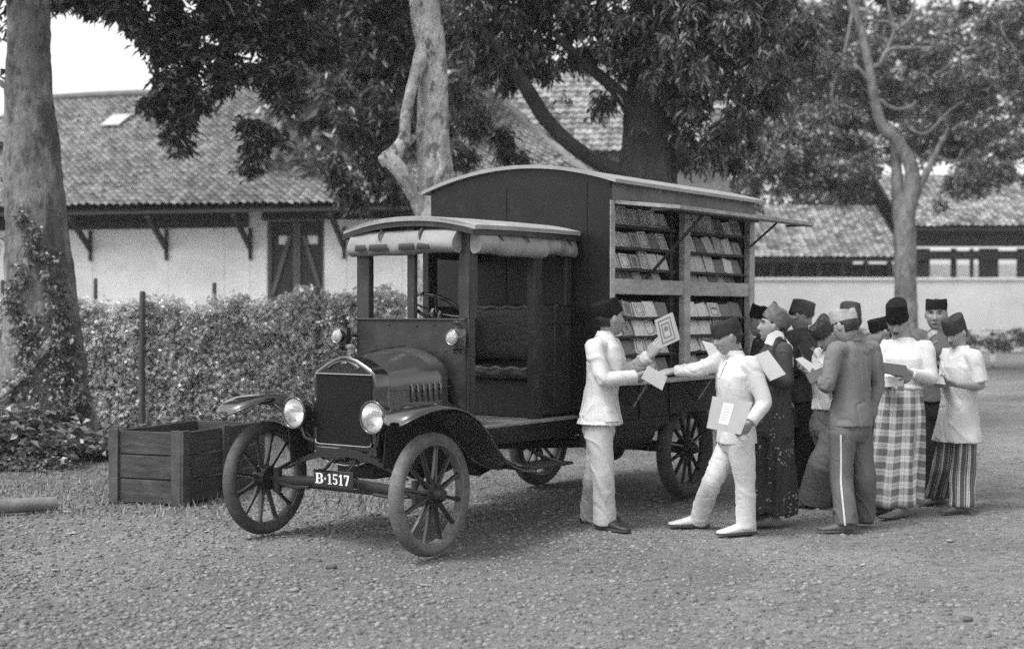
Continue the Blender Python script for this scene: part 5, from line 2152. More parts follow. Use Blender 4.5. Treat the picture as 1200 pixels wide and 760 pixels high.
def person(label, base, H, yaw, head, J, feet, top, legs, hat, pyaw=None, hyaw=None, hp=0, hroll=0, hands=(None, None), pn=(None, None),
           curl=(.6, .6), shoes=None, group='men and boys gathered at the lorry', extras=None, sk=1.0):
    b = gnd(*base)
    D = dep(b)
    k = H / 1.56
    f = face_dir(yaw)
    L = np.array((-f[1], f[0], 0))
    pf = face_dir(yaw if pyaw is None else pyaw)
    pL = np.array((-pf[1], pf[0], 0))
    Z = np.array((0, 0, 1.0))
    hy = face_dir(yaw if hyaw is None else hyaw)

    def px(q):
        return at(q[0], q[1], D + (q[2] if len(q) > 2 else 0))
    dflt = dict(pelvis=(0, 0, .83), waist=(0, 0, .97), chest=(0, .01, 1.15), neck=(0, -.01, 1.305), sl=(.165, 0, 1.265), sr=(-.165, 0, 1.265),
                el=(.19, .03, 1.0), er=(-.19, .03, 1.0), wl=(.12, .22, 1.02), wr=(-.12, .22, 1.02))
    P = {}
    for n_, q in dflt.items():
        ff, ll = (pf, pL) if n_ == 'pelvis' else (f, L)
        P[n_] = b + (ll * q[0] + ff * q[1] + Z * q[2]) * k
    for n_, q in J.items():
        P[n_] = px(q)
    if 'neck' in J:
        off = P['neck'] - (b + (f * -.01 + Z * 1.305) * k)
        pv = P['pelvis']
        if 'pelvis' not in J:
            pv = P['pelvis'] = P['pelvis'] + off * .35
        for n_, t in (('waist', .32), ('chest', .68)):
            if n_ not in J:
                P[n_] = pv + (P['neck'] - pv) * t + f * (.012 if n_ == 'chest' else 0)
        for n_ in ('sl', 'sr'):
            if n_ not in J:
                P[n_] = P['neck'] + (L * (.165 if n_ == 'sl' else -.165) - Z * .04) * k
        for n_, s in (('el', 'sl'), ('er', 'sr')):
            if n_ not in J:
                P[n_] = P[s] + (L * (.03 if s == 'sl' else -.03) + f * .02 - Z * .25) * k
        for n_, e, s in (('wl', 'el', -1), ('wr', 'er', 1)):
            if n_ not in J:
                P[n_] = P[e] + (L * s * .08 + f * .2 + Z * .05) * k
    hd = px(head)
    A_ = [gnd(*feet[0][:2]), gnd(*feet[1][:2])]
    for a in A_:
        a[2] = 0.0
    hips = [P['pelvis'] + (pL * .082 - Z * .03) * k, P['pelvis'] + (-pL * .082 - Z * .03) * k]
    ank = [a + Z * .075 * k for a in A_]
    tf = [face_dir(feet[0][2]), face_dir(feet[1][2])]
    kn = []
    for i, n_ in enumerate(('kl', 'kr')):
        if n_ in J:
            kn.append(P[n_])
        else:
            kn.append(hips[i] * .5 + ank[i] * .5 + (pf * (.035 if legs[0] == 'trousers' else .0) + Z * .02) * k)
    # head basis
    a = math.radians(hp)
    hf = unit(hy * math.cos(a) - Z * math.sin(a))
    hu = unit(hy * math.sin(a) + Z * math.cos(a))
    hl = np.cross(hu, hf)
    r_ = math.radians(hroll)
    hu, hl = hu * math.cos(r_) + hl * math.sin(r_), hl * math.cos(r_) - hu * math.sin(r_)
    B = np.stack([hl, hf, hu], 1)

    # ---- the body: one continuous skin
    g = G()
    sp = [P['pelvis'] - Z * .07 * k, P['pelvis'], P['waist'], P['chest'], P['neck'] - Z * .05 * k, P['neck'] + Z * .01]
    sz = [(.07, .06), (.125, .088), (.105, .075), (.125, .085), (.105, .062), (.048, .048)]
    ls = [pL, pL, unit(pL + L), L, L, L]
    rings = []
    for c, (rx, ry), l in zip(sp, sz, ls):
        rings.append(ell_ring(c, l, np.cross(Z, l), rx * k, ry * k))
    g.loft(rings)
    limb(g, [P['neck'] - Z * .04, P['neck'] + (hd - P['neck']) * .35, hd - hf * .018 * k - hu * .03 * k], [.052 * k, .046 * k, .047 * k])
    head_geo(g, hd, B, k)
    for s in (-1, 1):
        eb = np.stack([unit(hl * s + hf * -.45), unit(hf + hl * s * .45), hu], 1)
        g.ell(hd + B @ (np.array((s * .0735, -.012, .002)) * k), np.array((.010, .019, .031)) * k, eb)
    for i, (s, e, w) in enumerate((('sl', 'el', 'wl'), ('sr', 'er', 'wr'))):
        m1 = P[s] * .45 + P[e] * .55
        limb(g, [P[s] - (L if i == 0 else -L) * .05 * k, P[s], m1, P[e], P[e] * .6 + P[w] * .4, P[w]], [.035 * k, .047 * k, .041 * k, .035 * k, .037 * k, .026 * k])
        tgt = px(hands[i]) if hands[i] else P[w] + (P[w] - P[e]) * .5
        d = tgt - P[w]
        if pn[i] is not None:
            n_ = CR * pn[i][0] + Z * pn[i][1] + FH * pn[i][2]
        else:
            n_ = (-L if i == 0 else L) + Z * .2
        hand_geo(g, P[w], d, n_, 1 if i == 0 else -1, k, curl[i])
    for i in range(2):
        cf_ = kn[i] * .62 + ank[i] * .38 - pf * .012
        limb(g, [hips[i] + Z * .05, hips[i], (hips[i] + kn[i]) / 2, kn[i], cf_, ank[i], A_[i] + Z * .035 * k], [.06 * k, .078 * k, .064 * k, .048 * k, .049 * k, .031 * k, .03 * k])
        foot_geo(g, A_[i], tf[i], k, side=-1 if i == 0 else 1)
    body = link('person', solid(g, .0046, 2, 'person', M_SKIN if sk == 1 else mat('skin_tone', .125 * sk, .5, .1, 12)))
    tag(body, label, 'person', group)
    bm_ = body.data
    bm_.materials.append(M_FOOT)
    cz = np.empty(len(bm_.polygons) * 3, np.float32)
    bm_.polygons.foreach_get('center', cz)
    bm_.polygons.foreach_set('material_index', (cz.reshape(-1, 3)[:, 2] < .085).astype(np.int32))

    # ---- face details
    for s in (-1, 1):
        g = G()
        q = head_r(s * .37, math.asin(.014 / .112))
        g.ell(hd + B @ ((q + (0, -.001, 0)) * k), np.array((.0125, .006, .0052)) * k, B, 10, 7)
        g.build('eye', M_EYE, body, 180)
        g = G()
        pp = []
        for x_, z_ in ((.014, .031), (.026, .036), (.040, .035), (.050, .029)):
            th = math.asin(min(.99, x_ / .068))
            pp.append(hd + B @ ((head_r(s * th, math.asin(z_ / .112)) + (0, .001, 0)) * k))
        g.tube(pp, [.0025 * k, .004 * k, .0035 * k, .0015 * k], 6)
        g.build('eyebrow', M_HAIR, body, 180)
    g = G()
    pp = [hd + B @ ((head_r(t, math.asin(-.0545 / .112)) + (0, .0005, -.0)) * k) for t in np.linspace(-.30, .30, 7)]
    g.tube(pp, [.001, .003 * k, .0042 * k, .0042 * k, .0042 * k, .003 * k, .001], 6)
    g.build('mouth', M_LIP, body, 180)

    def grow(p, th, ph):
        ct = math.cos(th)
        z = p[2]
        side = abs(th if th < PI else 2 * PI - th)
        on = (side > 1.25 and z > .0 + .02 * (side < 1.75)) or (side > 2.0 and z > -.045) or z > .052
        if side < 1.75 and side > 1.35 and z < .018:
            on = False
        return p * (1.055 if on else .94)
    g = G()
    head_geo(g, hd, B, k, grow)
    g.build('hair', M_HAIR, body, 180)

    # ---- hat
    if hat:
        m_, hh, tilt, z0, kind, rx, ry = (hat + (None,) * 7)[:7]
        rx, ry = rx or .0785, ry or .101
        ta = math.radians(tilt)
        o = np.array((0, -.008, z0))
        hb = np.stack([hl, hf * math.cos(ta) + hu * math.sin(ta), hu * math.cos(ta) - hf * math.sin(ta)], 1)
        cen = hd + B @ (o * k)
        g = G()
        rings = []
        lst = [(.90, 0.0, -.002), (.985, 0, -.006), (1.0, 0, .004), (.99, 0, hh * .35), (.965, 0, hh * .7), (.945, .0, hh * .97), (.92, .0, hh), (.80, .0, hh - .008), (.4, .0, hh - .012), (.05, 0, hh - .006)]
        for s, _, z in lst:
            ring = []
            for t in np.linspace(0, 2 * PI, 36, endpoint=False):
                x_, y_ = math.cos(t) * rx * s, math.sin(t) * ry * s
                zz = z
                if kind == 'fold' and z > hh * .5:      # soft cap with a front-to-back crease
                    zz = z - .022 * (1 - abs(x_) / rx) * (s > .3) + .012 * abs(x_) / rx
                elif z > hh * .9:
                    zz = z + .010 * (1 - (x_ / rx) ** 2) * (1 - .35 * (y_ / ry) ** 2) - .01 * (y_ / ry) * (kind == 'slope')
                if kind == 'cloth':
                    zz += .012 * math.sin(3 * t + 1) * (z > .02)
                dn = 1 + .035 * math.sin(2 * t + base[0]) * (z > .02) + .02 * math.sin(3 * t + base[1] + z * 30) * (z > .02)
                ring.append(cen + hb @ (np.array((x_ * dn, y_ * dn, zz + .006 * math.sin(2 * t + base[0]) * (z > .05))) * k))
            rings.append(ring)
        g.loft(rings)
        ho = g.build('hat', m_, body, 50)

    # ---- upper garment
    if top:
        tm, hem, kw = top
        long_ = kw.get('sleeve', 1.0)
        loose = kw.get('loose', 1.0)
        g = G()
        hz = px((P_hem := hem)[:2] if len(hem) > 2 else hem)[2]
        pv = P['pelvis']
        hc = P['waist'] + (pv - P['waist']) * ((P['waist'][2] - hz) / max(.05, P['waist'][2] - pv[2]))
        hc[2] = hz
        fl = kw.get('flare', 1.0)
        spn = [(hc, .163 * fl, .125 * fl, pL), (hc * .6 + P['waist'] * .4, .155 * (1 + fl) / 2, .119 * (1 + fl) / 2, pL), (P['waist'] + Z * .02, .138, .108, unit(pL + L)), (P['chest'] - Z * .03, .155, .116, L), (P['chest'] + Z * .05, .158, .113, L),
               (P['neck'] - Z * .065 * k, .135, .085, L), (P['neck'] - Z * .02 * k, .09, .066, L), (P['neck'] + Z * .016 * k + (hd - P['neck']) * .04, .058, .056, L)]
        rings = []
        for i, (c, rx, ry, l) in enumerate(spn):
            q = k * (loose if i < 5 else 1)
            rings.append(ell_ring(c, l, np.cross(Z, l), rx * q, ry * q, 24, 2.25))
        g.loft(rings)
        for i, (s, e, w) in enumerate((('sl', 'el', 'wl'), ('sr', 'er', 'wr'))):
            ll = L if i == 0 else -L
            a0 = P['neck'] - Z * .075 * k + ll * .045 * k
            if long_ > .8:
                wr_ = P[w] + (P[e] - P[w]) * .04
                pts_ = [a0, P[s] + Z * .002, P[s] * .5 + P[e] * .5, P[e], P[e] * .5 + wr_ * .5, wr_]
                g_r = [.050, .064, .059, .052, .048, .044]
            else:
                q = P[s] + (P[e] - P[s]) * .9
                pts_ = [a0, P[s] + Z * .002, P[s] * .5 + q * .5, q]
                g_r = [.052, .069, .068, .070]
            sl_ = kw.get('slim', 1.0)
            limb(g, pts_, [r * k * sl_ for r in g_r], 16, 4)
        me = solid(g, .0075, 9, kw.get('name', 'jacket'), tm, kw.get('fold', .0105), seed=base[0], joints=[(P['el'], unit(P['wl'] - P['sl']), .13), (P['er'], unit(P['wr'] - P['sr']), .13), (P['sl'] - Z * .06, unit(P['el'] - P['sl'] + L), .11), (P['sr'] - Z * .06, unit(P['er'] - P['sr'] - L), .11), (P['waist'], Z, .13)])
        jk = link(kw.get('name', 'jacket'), me, body)
        if kw.get('collar'):
            g = G()
            c0 = P['neck'] + Z * .004
            c1 = P['neck'] + (hd - P['neck']) * .22 + Z * .012
            rings = []
            for c, r in ((c0, .064), (c0 * .5 + c1 * .5, .061), (c1, .057), (c1, .051), (c0 * .5 + c1 * .5, .052), (c0, .054)):
                rings.append(ell_ring(c, L, np.cross(Z, L), r * k, r * 1.04 * k, 22))
            g.loft(rings, False, False, loop=True)
            g.build('collar', tm, jk, 60)
        if kw.get('buttons'):
            # front edge and buttons on the breast
            vs = np.empty(len(me.vertices) * 3, np.float32)
            me.vertices.foreach_get('co', vs)
            vs = vs.reshape(-1, 3)
            nb = kw['buttons']
            rows = []
            for t in np.linspace(.06, .97, 24):
                c = P['neck'] * (1 - t) + hc * t
                fr = unit(unit(f) * (1 - t) + pf * t)
                wv = np.cross(Z, fr)
                rel = vs - c
                al = rel @ fr
                m_ = (np.abs(rel[:, 2]) < .010) & (al > 0) & (al < .17) & (np.abs(rel @ wv) < .022)
                if m_.any():
                    q = c + fr * (al[m_].max() + .0025)
                    rows.append([q - wv * .017, q + wv * .017])
            g = G()
            g.sheet(rows, .004, f)
            g.build('placket', tm, jk, 60)
            for t in np.linspace(.02, .95, nb):
                c = P['neck'] * (1 - t) + hc * t
                fr = unit(unit(L * 0 + f) if t < .5 else unit(f + pf))
                rel = vs - c
                al = rel @ fr
                m_ = (np.abs(rel[:, 2]) < .012) & (al > 0) & (al < .17) & (np.abs(rel @ np.cross(Z, fr)) < .02)
                if m_.any():
                    q = c + fr * (al[m_].max() - .001)
                    g = G()
                    g.lathe([(.009, -.002), (.009, .003), (.004, .005)], q, fr, 10)
                    g.build('button', M_SHADEBTN, jk)
        if kw.get('pocket'):
            sd = kw['pocket']
            vs = np.empty(len(me.vertices) * 3, np.float32)
            me.vertices.foreach_get('co', vs)
            vs = vs.reshape(-1, 3)
            c = hc * .55 + P['waist'] * .45
            u_ = unit(-L * sd[0] + f * sd[1])
            w_ = np.cross(Z, u_)
            rows = []
            for dz in (.0, -.05):
                row = []
                for x_ in np.linspace(-.06, .06, 7):
                    cc = c + w_ * x_ + Z * dz
                    rel = vs - cc
                    al = rel @ u_
                    m_ = (np.abs(rel[:, 2]) < .012) & (np.abs(rel @ w_) < .012) & (al > 0)
                    row.append(cc + u_ * ((al[m_].max() if m_.any() else .12) + .004 + (0 if dz == 0 else .003)))
                rows.append(row)
            g = G()
            g.sheet(rows, .006, u_)
            g.build('pocket_flap', tm, jk, 60)
    # ---- lower garment
    kind, lm, kw = legs
    if kind == 'trousers':
        g = G()
        w_ = P['waist']
        rings = [ell_ring(P['pelvis'] - Z * .085 * k, pL, np.cross(Z, pL), .12 * k, .095 * k, 20), ell_ring(P['pelvis'] - Z * .03, pL, np.cross(Z, pL), .150 * k, .112 * k, 20),
                 ell_ring(P['pelvis'] + Z * .04, pL, np.cross(Z, pL), .146 * k, .108 * k, 20), ell_ring(w_ - Z * .01, unit(pL + L), np.cross(Z, unit(pL + L)), .122 * k, .092 * k, 20)]
        g.loft(rings)
        hr = kw.get('hem', .072)
        kr_ = kw.get('knee', .073)
        up = kw.get('up', .035)
        for i in range(2):
            lo_ = A_[i] + Z * up * k + (ank[i] - A_[i]) * .0
            limb(g, [hips[i] + Z * .06 * k, hips[i], (hips[i] + kn[i]) / 2, kn[i], kn[i] * .45 + ank[i] * .55, lo_], [.08 * k, .094 * k, .083 * k, kr_ * k, (kr_ + hr) / 2 * k, hr * k], 18, 4)
        me = solid(g, .0075, 5, 'trousers', lm, kw.get('fold', .0095), seed=base[0] + 7, joints=[(kn[0], unit(ank[0] - hips[0]), .15), (kn[1], unit(ank[1] - hips[1]), .15), (ank[0], Z, .14), (ank[1], Z, .14), (P['pelvis'] - Z * .06, Z, .14)])
        tr = link('trousers', me, body)
        if kw.get('stripe'):
            i, dirv_ = kw['stripe']
            vs = np.empty(len(me.vertices) * 3, np.float32)
            me.vertices.foreach_get('co', vs)
            vs = vs.reshape(-1, 3)
            sdv = CR * dirv_[0] + FH * dirv_[1]
            sdv = unit(sdv)
            wv = np.cross(Z, sdv)
            rows = []
            for t in np.linspace(.03, .985, 34):
                a_, b_ = (hips[i] + Z * .02, kn[i]) if t < .5 else (kn[i], A_[i] + Z * up)
                c = a_ + (b_ - a_) * (t * 2 if t < .5 else t * 2 - 1)
                rel = vs - c
                m_ = (np.abs(rel[:, 2]) < .012) & (np.abs(rel @ wv) < .012) & (rel @ sdv > 0) & (rel @ sdv < .14)
                al = (rel @ sdv)[m_].max() if m_.any() else .08
                q = c + sdv * (al + .003)
                rows.append([q - wv * .0065, q + wv * .0065])
            g = G()
            g.sheet(rows, .003, sdv)
            g.build('stripe', cloth('white_braid', .5), tr, 60)
    elif kind == 'striped':
        for i in range(2):
            lo_ = A_[i] + Z * .05
            pts_ = [hips[i] + Z * .08 * k, hips[i], (hips[i] + kn[i]) / 2, kn[i], (kn[i] + lo_) / 2, lo_]
            rr = [.07, .080, .090, .096, .094, .095]
            rings = []
            for t in np.linspace(0, 5, 26):
                j = min(int(t), 4)
                c = pts_[j] + (pts_[j + 1] - pts_[j]) * (t - j)
                r = np.interp(t, range(6), rr) * k
                ring = []
                for a in np.linspace(0, 2 * PI, 40, endpoint=False):
                    w_ = .006 * math.sin(7 * a + i) + .004 * math.sin(11 * a + t) + .004 * math.sin(3 * t + 2 * a)
                    ring.append(c + (pL * math.cos(a) + pf * math.sin(a)) * (r + w_))
                rings.append(ring)
            uv_loft('trouser_leg', rings, lm, 2 * PI * .1 * k, body)
    else:      # sarong
        topz = px(kw['top'])[2]
        botz = kw.get('bot', .07)
        tc = P['waist'] + (P['pelvis'] - P['waist']) * 0
        tc = tc + Z * (topz - tc[2])
        bc = (A_[0] + A_[1]) / 2
        bc[2] = botz
        rings = []
        sx = kw.get('sx', 1.0)
        fu = unit(kw.get('fold_dir', 0) * CR - FH)
        for t in np.linspace(0, 1, 34):
            hipc = P['pelvis'] - Z * .02
            tt = (topz - hipc[2]) / (topz - botz)
            c = tc + (hipc - tc) * (t / tt) if t < tt else hipc + (bc - hipc) * ((t - tt) / (1 - tt))
            rx = np.interp(t, (0, .25, .6, 1), (.142, .172, .178, kw.get('hemx', .185))) * k * sx
            ry = np.interp(t, (0, .25, .6, 1), (.112, .135, .142, kw.get('hemy', .15))) * k
            ring = []
            for a in np.linspace(0, 2 * PI, 120, endpoint=False):
                d_ = pL * math.cos(a) + pf * math.sin(a)
                wv = (.015 * math.sin(5 * a + 1.5 * t + 2) + .011 * math.sin(9 * a - 3 * t + 1.5 * math.sin(2 * a)) + .014 * (.5 - abs(math.sin(5.5 * a + 2.2 * t + math.sin(3 * a))))) * (.25 + 1.0 * t)
                # the overlapping front pleat
                aa = (a - PI / 2 - kw.get('pleat', .2) - .25 * (t - .5) + PI) % (2 * PI) - PI
                wv += .022 * math.exp(-((aa - .12) / .10) ** 2) - .018 * math.exp(-((aa + .10) / .07) ** 2)
                wv += .012 * math.sin(6 * t + 2 * a) * t
                ring.append(c + pL * math.cos(a) * (rx + wv) + pf * math.sin(a) * (ry + wv) + Z * ((.014 * math.sin(2 * a + 1) + .008 * math.sin(7 * a)) * t))
            rings.append(ring)
        uv_loft('sarong', rings, lm, 2 * PI * .16 * k, body)
    if shoes:
        for i in range(2):
            g = G()
            foot_geo(g, A_[i], tf[i], k, 1.16, .004)
            limb(g, [A_[i] + Z * .05 * k, A_[i] + Z * .095 * k], [.042 * k, .041 * k], 14)
            sh = link('shoe', solid(g, .006, 2, 'shoe', shoes), body)
            g = G()
            lf = np.array((-tf[i][1], tf[i][0], 0))
            ring = []
            for q, w in ((-.078, .012), (-.07, .032), (-.03, .040), (.03, .040), (.09, .049), (.14, .05), (.19, .040), (.213, .022), (.217, .004)):
                ring.append((q, w))
            poly = [A_[i] + tf[i] * q * k + lf * w * k for q, w in ring] + [A_[i] + tf[i] * q * k - lf * w * k for q, w in reversed(ring)]
            g.loft([[p + Z * .001 for p in poly], [p + Z * .016 for p in poly]])
            g.build('sole', M_SOLE, sh, 30)
    if extras:
        extras(body, P, hd, B, k, dict(f=f, L=L, pf=pf, pL=pL, px=px, D=D))
    return body


M_SHADEBTN = mat('bone_button', .35, .5)
M_SOLE = mat('shoe_sole', .05, .8)
WHITE = cloth('white_drill', .56, bump=.12)
WHITE2 = cloth('white_cotton', .55)
CREAM = cloth('light_drill', .5, bump=.12)
VEL_TOP = mat('toplit_velvet', .03, .9, .4, 20, .2, 150, spec=.2)  # lighter cap velvet: light from above put into the colour

# ---- the official in the white suit at the left
person('man in a white suit and black cap, back half turned, holding up a framed book', (706, 618), 1.59, 108, (716, 374, 0),
       dict(neck=(709, 394, 0), sl=(717, 405, .15), sr=(696, 407, -.15), er=(707, 445, -.23), wr=(747, 441, -.15), el=(729, 441, .2), wl=(762, 417, .10),
            pelvis=(702, 500, 0), kr=(707, 560, -.10), kl=(697, 558, .07)),
       [(692, 611, 75), (709, 619, 45)], (WHITE, (700, 496), dict(collar=1, flare=1.25, pocket=(1.0, .1), loose=1.0)), ('trousers', CREAM, dict(hem=.075, knee=.072, fold=.008)),
       (M_FELT, .098, 24, .030, 'slope'), pyaw=85, hyaw=112, hp=-2, hands=((772, 402, .09), (760, 440, -.1)), pn=((.3, -.3, 1), (0, .3, 1)), curl=(.5, .35), shoes=mat('dark_leather', .03, .45, .3, 12))

# ---- the young man reaching across
person('young man in white jacket and trousers stepping left with a folder under his arm', (845, 624), 1.55, -72, (852, 396, 0),
       dict(neck=(862, 417, 0), sr=(846, 423, .13), sl=(879, 427, -.13), el=(896, 472, -.16), wl=(879, 496, -.20), er=(817, 433, -.02), wr=(790, 434, .08),
            pelvis=(863, 514, 0), kr=(835, 563, .05), kl=(874, 568, -.06)),
       [(874, 625, -72), (819, 616, -88)], (WHITE, (862, 519), dict(collar=1, flare=1.05, buttons=5, pocket=None, fold=.008)), ('trousers', WHITE, dict(hem=.068, knee=.065, fold=.0065)),
       (VEL_TOP, .082, -6, .034, None), hyaw=-80, hp=14, hands=((866, 505, -.2), (772, 438, .06)), pn=((-.6, -.1, 1), (.1, -.9, .4)), curl=(.85, .3), shoes=cloth('white_canvas', .6), pyaw=-78)


def scarf(body, P, hd, B, k, q):
    px = q['px']
    g = G()
    rows = []
    for a, b_, dd in (((896, 402), (905, 405), -.17), ((900, 392), (909, 396), -.15), ((909, 387), (913, 394), -.09), ((917, 388), (920, 395), -.06), ((924, 404), (929, 406), -.10), ((925, 424), (930, 426), -.12), ((923, 442), (929, 446), -.14)):
        rows.append([px((a[0], a[1], dd)), px((b_[0], b_[1], dd))])
    g.sheet(rows, .008, -FH)
    g.build('scarf', WHITE2, body, 60)


person('man in dark jacket, white scarf, tall patterned cap and batik sarong', (903, 614), 1.57, -98, (905, 383, 0),
       dict(neck=(911, 400, 0), sl=(918, 411, -.14), sr=(905, 408, .14), el=(921, 447, -.17), wl=(896, 440, -.24), er=(890, 436, .1), wr=(864, 424, .12), pelvis=(907, 500, 0)),
       [(906, 617, -95), (898, 611, -90)], (cloth('dark_twill', .055), (913, 511), dict(flare=1.1)), ('sarong', batik_mat(), dict(top=(907, 470), hemx=.17, hemy=.155, bot=.075)),
       (mat('patterned_cap', .10, .9, .6, 26, .3, 60), .105, 30, .030, 'cloth', .081, .10), hyaw=-98, hp=-8, hands=((884, 437, -.26), (848, 416, .1)), pn=((.1, -1, 0), (0, .3, 1)), extras=scarf)

person('man in dark clothes and black cap, mostly hidden behind the looking up man', (917, 581), 1.60, -115, (891, 378, 0),
       dict(neck=(897, 395, 0), pelvis=(914, 480, 0)),
       [(914, 583, -95), (924, 580, -95)], (cloth('charcoal_drill', .03), (912, 500), {}), ('trousers', WHITE2, {}), (M_FELT, .092, 8, .036), hp=-5)

person('man in dark shirt and grey cap facing right, reading a small black book', (938, 578), 1.64, 55, (939, 371, 0),
       dict(neck=(938, 387, 0), wl=(952, 420, -.22), wr=(940, 424, -.26), el=(957, 436, -.02), er=(928, 436, -.12), pelvis=(941, 480, 0)),
       [(944, 578, 30), (931, 579, 30)], (cloth('striped_shirt', .05, var=.4, scale=30), (943, 470), dict(loose=.95, slim=.9)), ('trousers', cloth('black_twill', .016), dict(hem=.07)),
       (mat('grey_cap', .06, .9, .4, 20), .085, 8, .036), hp=22, hands=((960, 414, -.26), (946, 416, -.28)), pn=((-.5, .3, .6), (.5, .3, .6)))

person('man in white shirt and wide grey trousers, head bent over a white page', (955, 596), 1.56, -68, (968, 394, 0),
       dict(neck=(975, 409, 0), wl=(956, 440, -.22), wr=(950, 436, .02), el=(978, 452, -.14), er=(957, 446, .12), pelvis=(970, 498, .05), kl=(962, 545, -.04), kr=(976, 545, .12)),
       [(954, 594, -95), (977, 590, -90)], (cloth('pale_shirt', .5), (968, 480), dict(loose=.92, slim=.85)), ('trousers', cloth('grey_drill', .13), dict(hem=.125, knee=.105, up=.05)),
       (mat('dark_headcloth', .03, .9, .9, 30, .3, 60), .088, -4, .034, 'cloth'), hp=34, hyaw=-62, hands=((944, 436, -.2), (940, 431, 0)), pn=((0, 1, .3), (0, 1, .3)))

person('boy in khaki jacket and pale cap, a white stripe down his trousers', (999, 618), 1.55, -148, (990, 383, 0),
       dict(neck=(1000, 399, 0), sl=(979, 411, -.11), sr=(1021, 408, .08), el=(969, 453, -.14), wl=(962, 446, .06), er=(1029, 450, .1), wr=(1019, 490, .06), pelvis=(997, 502, 0),
            kl=(987, 562, -.05), kr=(1012, 560, .05)),
       [(992, 622, -96), (1013, 614, -112)], (cloth('khaki_drill', .17), (996, 499), dict(collar=1, flare=1.02)), ('trousers', cloth('khaki_trousers', .12), dict(hem=.075, knee=.08, stripe=(0, (-.35, -1)), up=.04)),
       (mat('pale_cap', .30, .9, .25, 14, .3, 60), .075, 2, .040, 'fold'), hp=18, hyaw=-140, hands=((952, 440, .14), (1017, 508, .03)), pn=((.3, .8, .4), (-.6, 0, .5)), curl=(.5, .5))

person('man in grey jacket and dark cap, mostly hidden behind the khaki boy', (1008, 590), 1.62, 175, (997, 376, 0), dict(neck=(1001, 393, 0), pelvis=(1007, 490, 0)),
       [(1000, 590, 175), (1014, 589, 170)], (cloth('grey_jacket', .14), (1006, 490), {}), ('trousers', cloth('drab_trousers', .08), {}), (mat('brown_cap', .04, .9, .4, 20), .088, 2, .036), hp=15)

person('boy with a small dark cap between the khaki boy and the plaid sarong', (1033, 587), 1.46, -84, (1033, 390, 0), dict(neck=(1038, 406, 0), pelvis=(1034, 490, 0)),
       [(1028, 588, -85), (1038, 586, -85)], (cloth('light_shirt', .34), (1034, 490), {}), ('trousers', cloth('dim_trousers', .1), {}), (M_FELT, .085, 0, .036), hp=18)


def moustache(body, P, hd, B, k, q):
    g = G()
    pp = [hd + B @ ((head_r(t, math.asin(-.044 / .112)) + (0, .004, -.004 * abs(t) * 3)) * k) for t in np.linspace(-.34, .34, 9)]
    g.tube(pp, [.001, .003, .0045, .005, .004, .005, .0045, .003, .001], 7)
    g.build('moustache', M_HAIR, body, 180)


person('man with moustache in white long sleeved shirt and plaid sarong, tall black cap, reading', (1048, 602), 1.58, -32, (1052, 378, 0),
       dict(neck=(1061, 398, 0), sl=(1085, 407, -.07), sr=(1040, 406, .08), el=(1091, 443, -.12), wl=(1066, 437, -.28), er=(1031, 438, .0), wr=(1043, 446, -.24), pelvis=(1054, 490, 0)),
       [(1056, 606, -62), (1041, 599, -50)], (cloth('white_jersey', .56, bump=.12), (1056, 452), dict(name='shirt', fold=.007, loose=.98, slim=.93)), ('sarong', plaid_mat(), dict(top=(1056, 449), hemx=.19, hemy=.16, bot=.075, pleat=.35)),
       (M_FELT, .118, 4, .030, None, .081, .103), hp=27, hyaw=-30, hands=((1050, 435, -.33), (1058, 447, -.3)), pn=((0, .3, .8), (0, .9, .5)), curl=(.6, .5), extras=moustache)

person('man in grey shirt and black cap facing the camera, hand raised to his chin', (1095, 585), 1.64, -12, (1097, 369, 0),
       dict(neck=(1100, 388, 0), wr=(1088, 404, -.2), er=(1084, 430, -.08), el=(1124, 432, -.02), wl=(1112, 438, -.2), pelvis=(1096, 482, 0)),
       [(1103, 585, -10), (1090, 586, -25)], (cloth('grey_shirt', .11), (1097, 470), {}), ('trousers', cloth('soot_trousers', .018), {}), (M_FELT, .076, 10, .040, 'slope'), hp=4, hyaw=-22, hands=((1089, 392, -.19), None), pn=((.0, .3, 1), None)[::1], curl=(.9, .6))

person('boy in a white short sleeved tunic and striped trousers, reading a booklet', (1116, 596), 1.50, -60, (1120, 391, 0),
       dict(neck=(1127, 408, 0), sl=(1141, 418, -.12), sr=(1113, 415, .11), el=(1149, 452, -.15), wl=(1120, 450, -.25), er=(1109, 448, .04), wr=(1105, 451, -.12), pelvis=(1122, 500, 0), kl=(1128, 552, -.04), kr=(1107, 550, .08)),
       [(1127, 600, -78), (1098, 590, -72)], (cloth('white_tunic', .50), (1123, 517), dict(name='tunic', sleeve=.5, flare=1.28, fold=.009)), ('striped', stripe_mat(), {}),
       (mat('dark_cap', .035, .9, .4, 20, spec=.2), .098, 0, .032), hp=24, hyaw=-58, hands=((1105, 446, -.26), (1097, 447, -.15)), pn=((0, .9, .5), (0, .9, .4)), curl=(.55, .55))


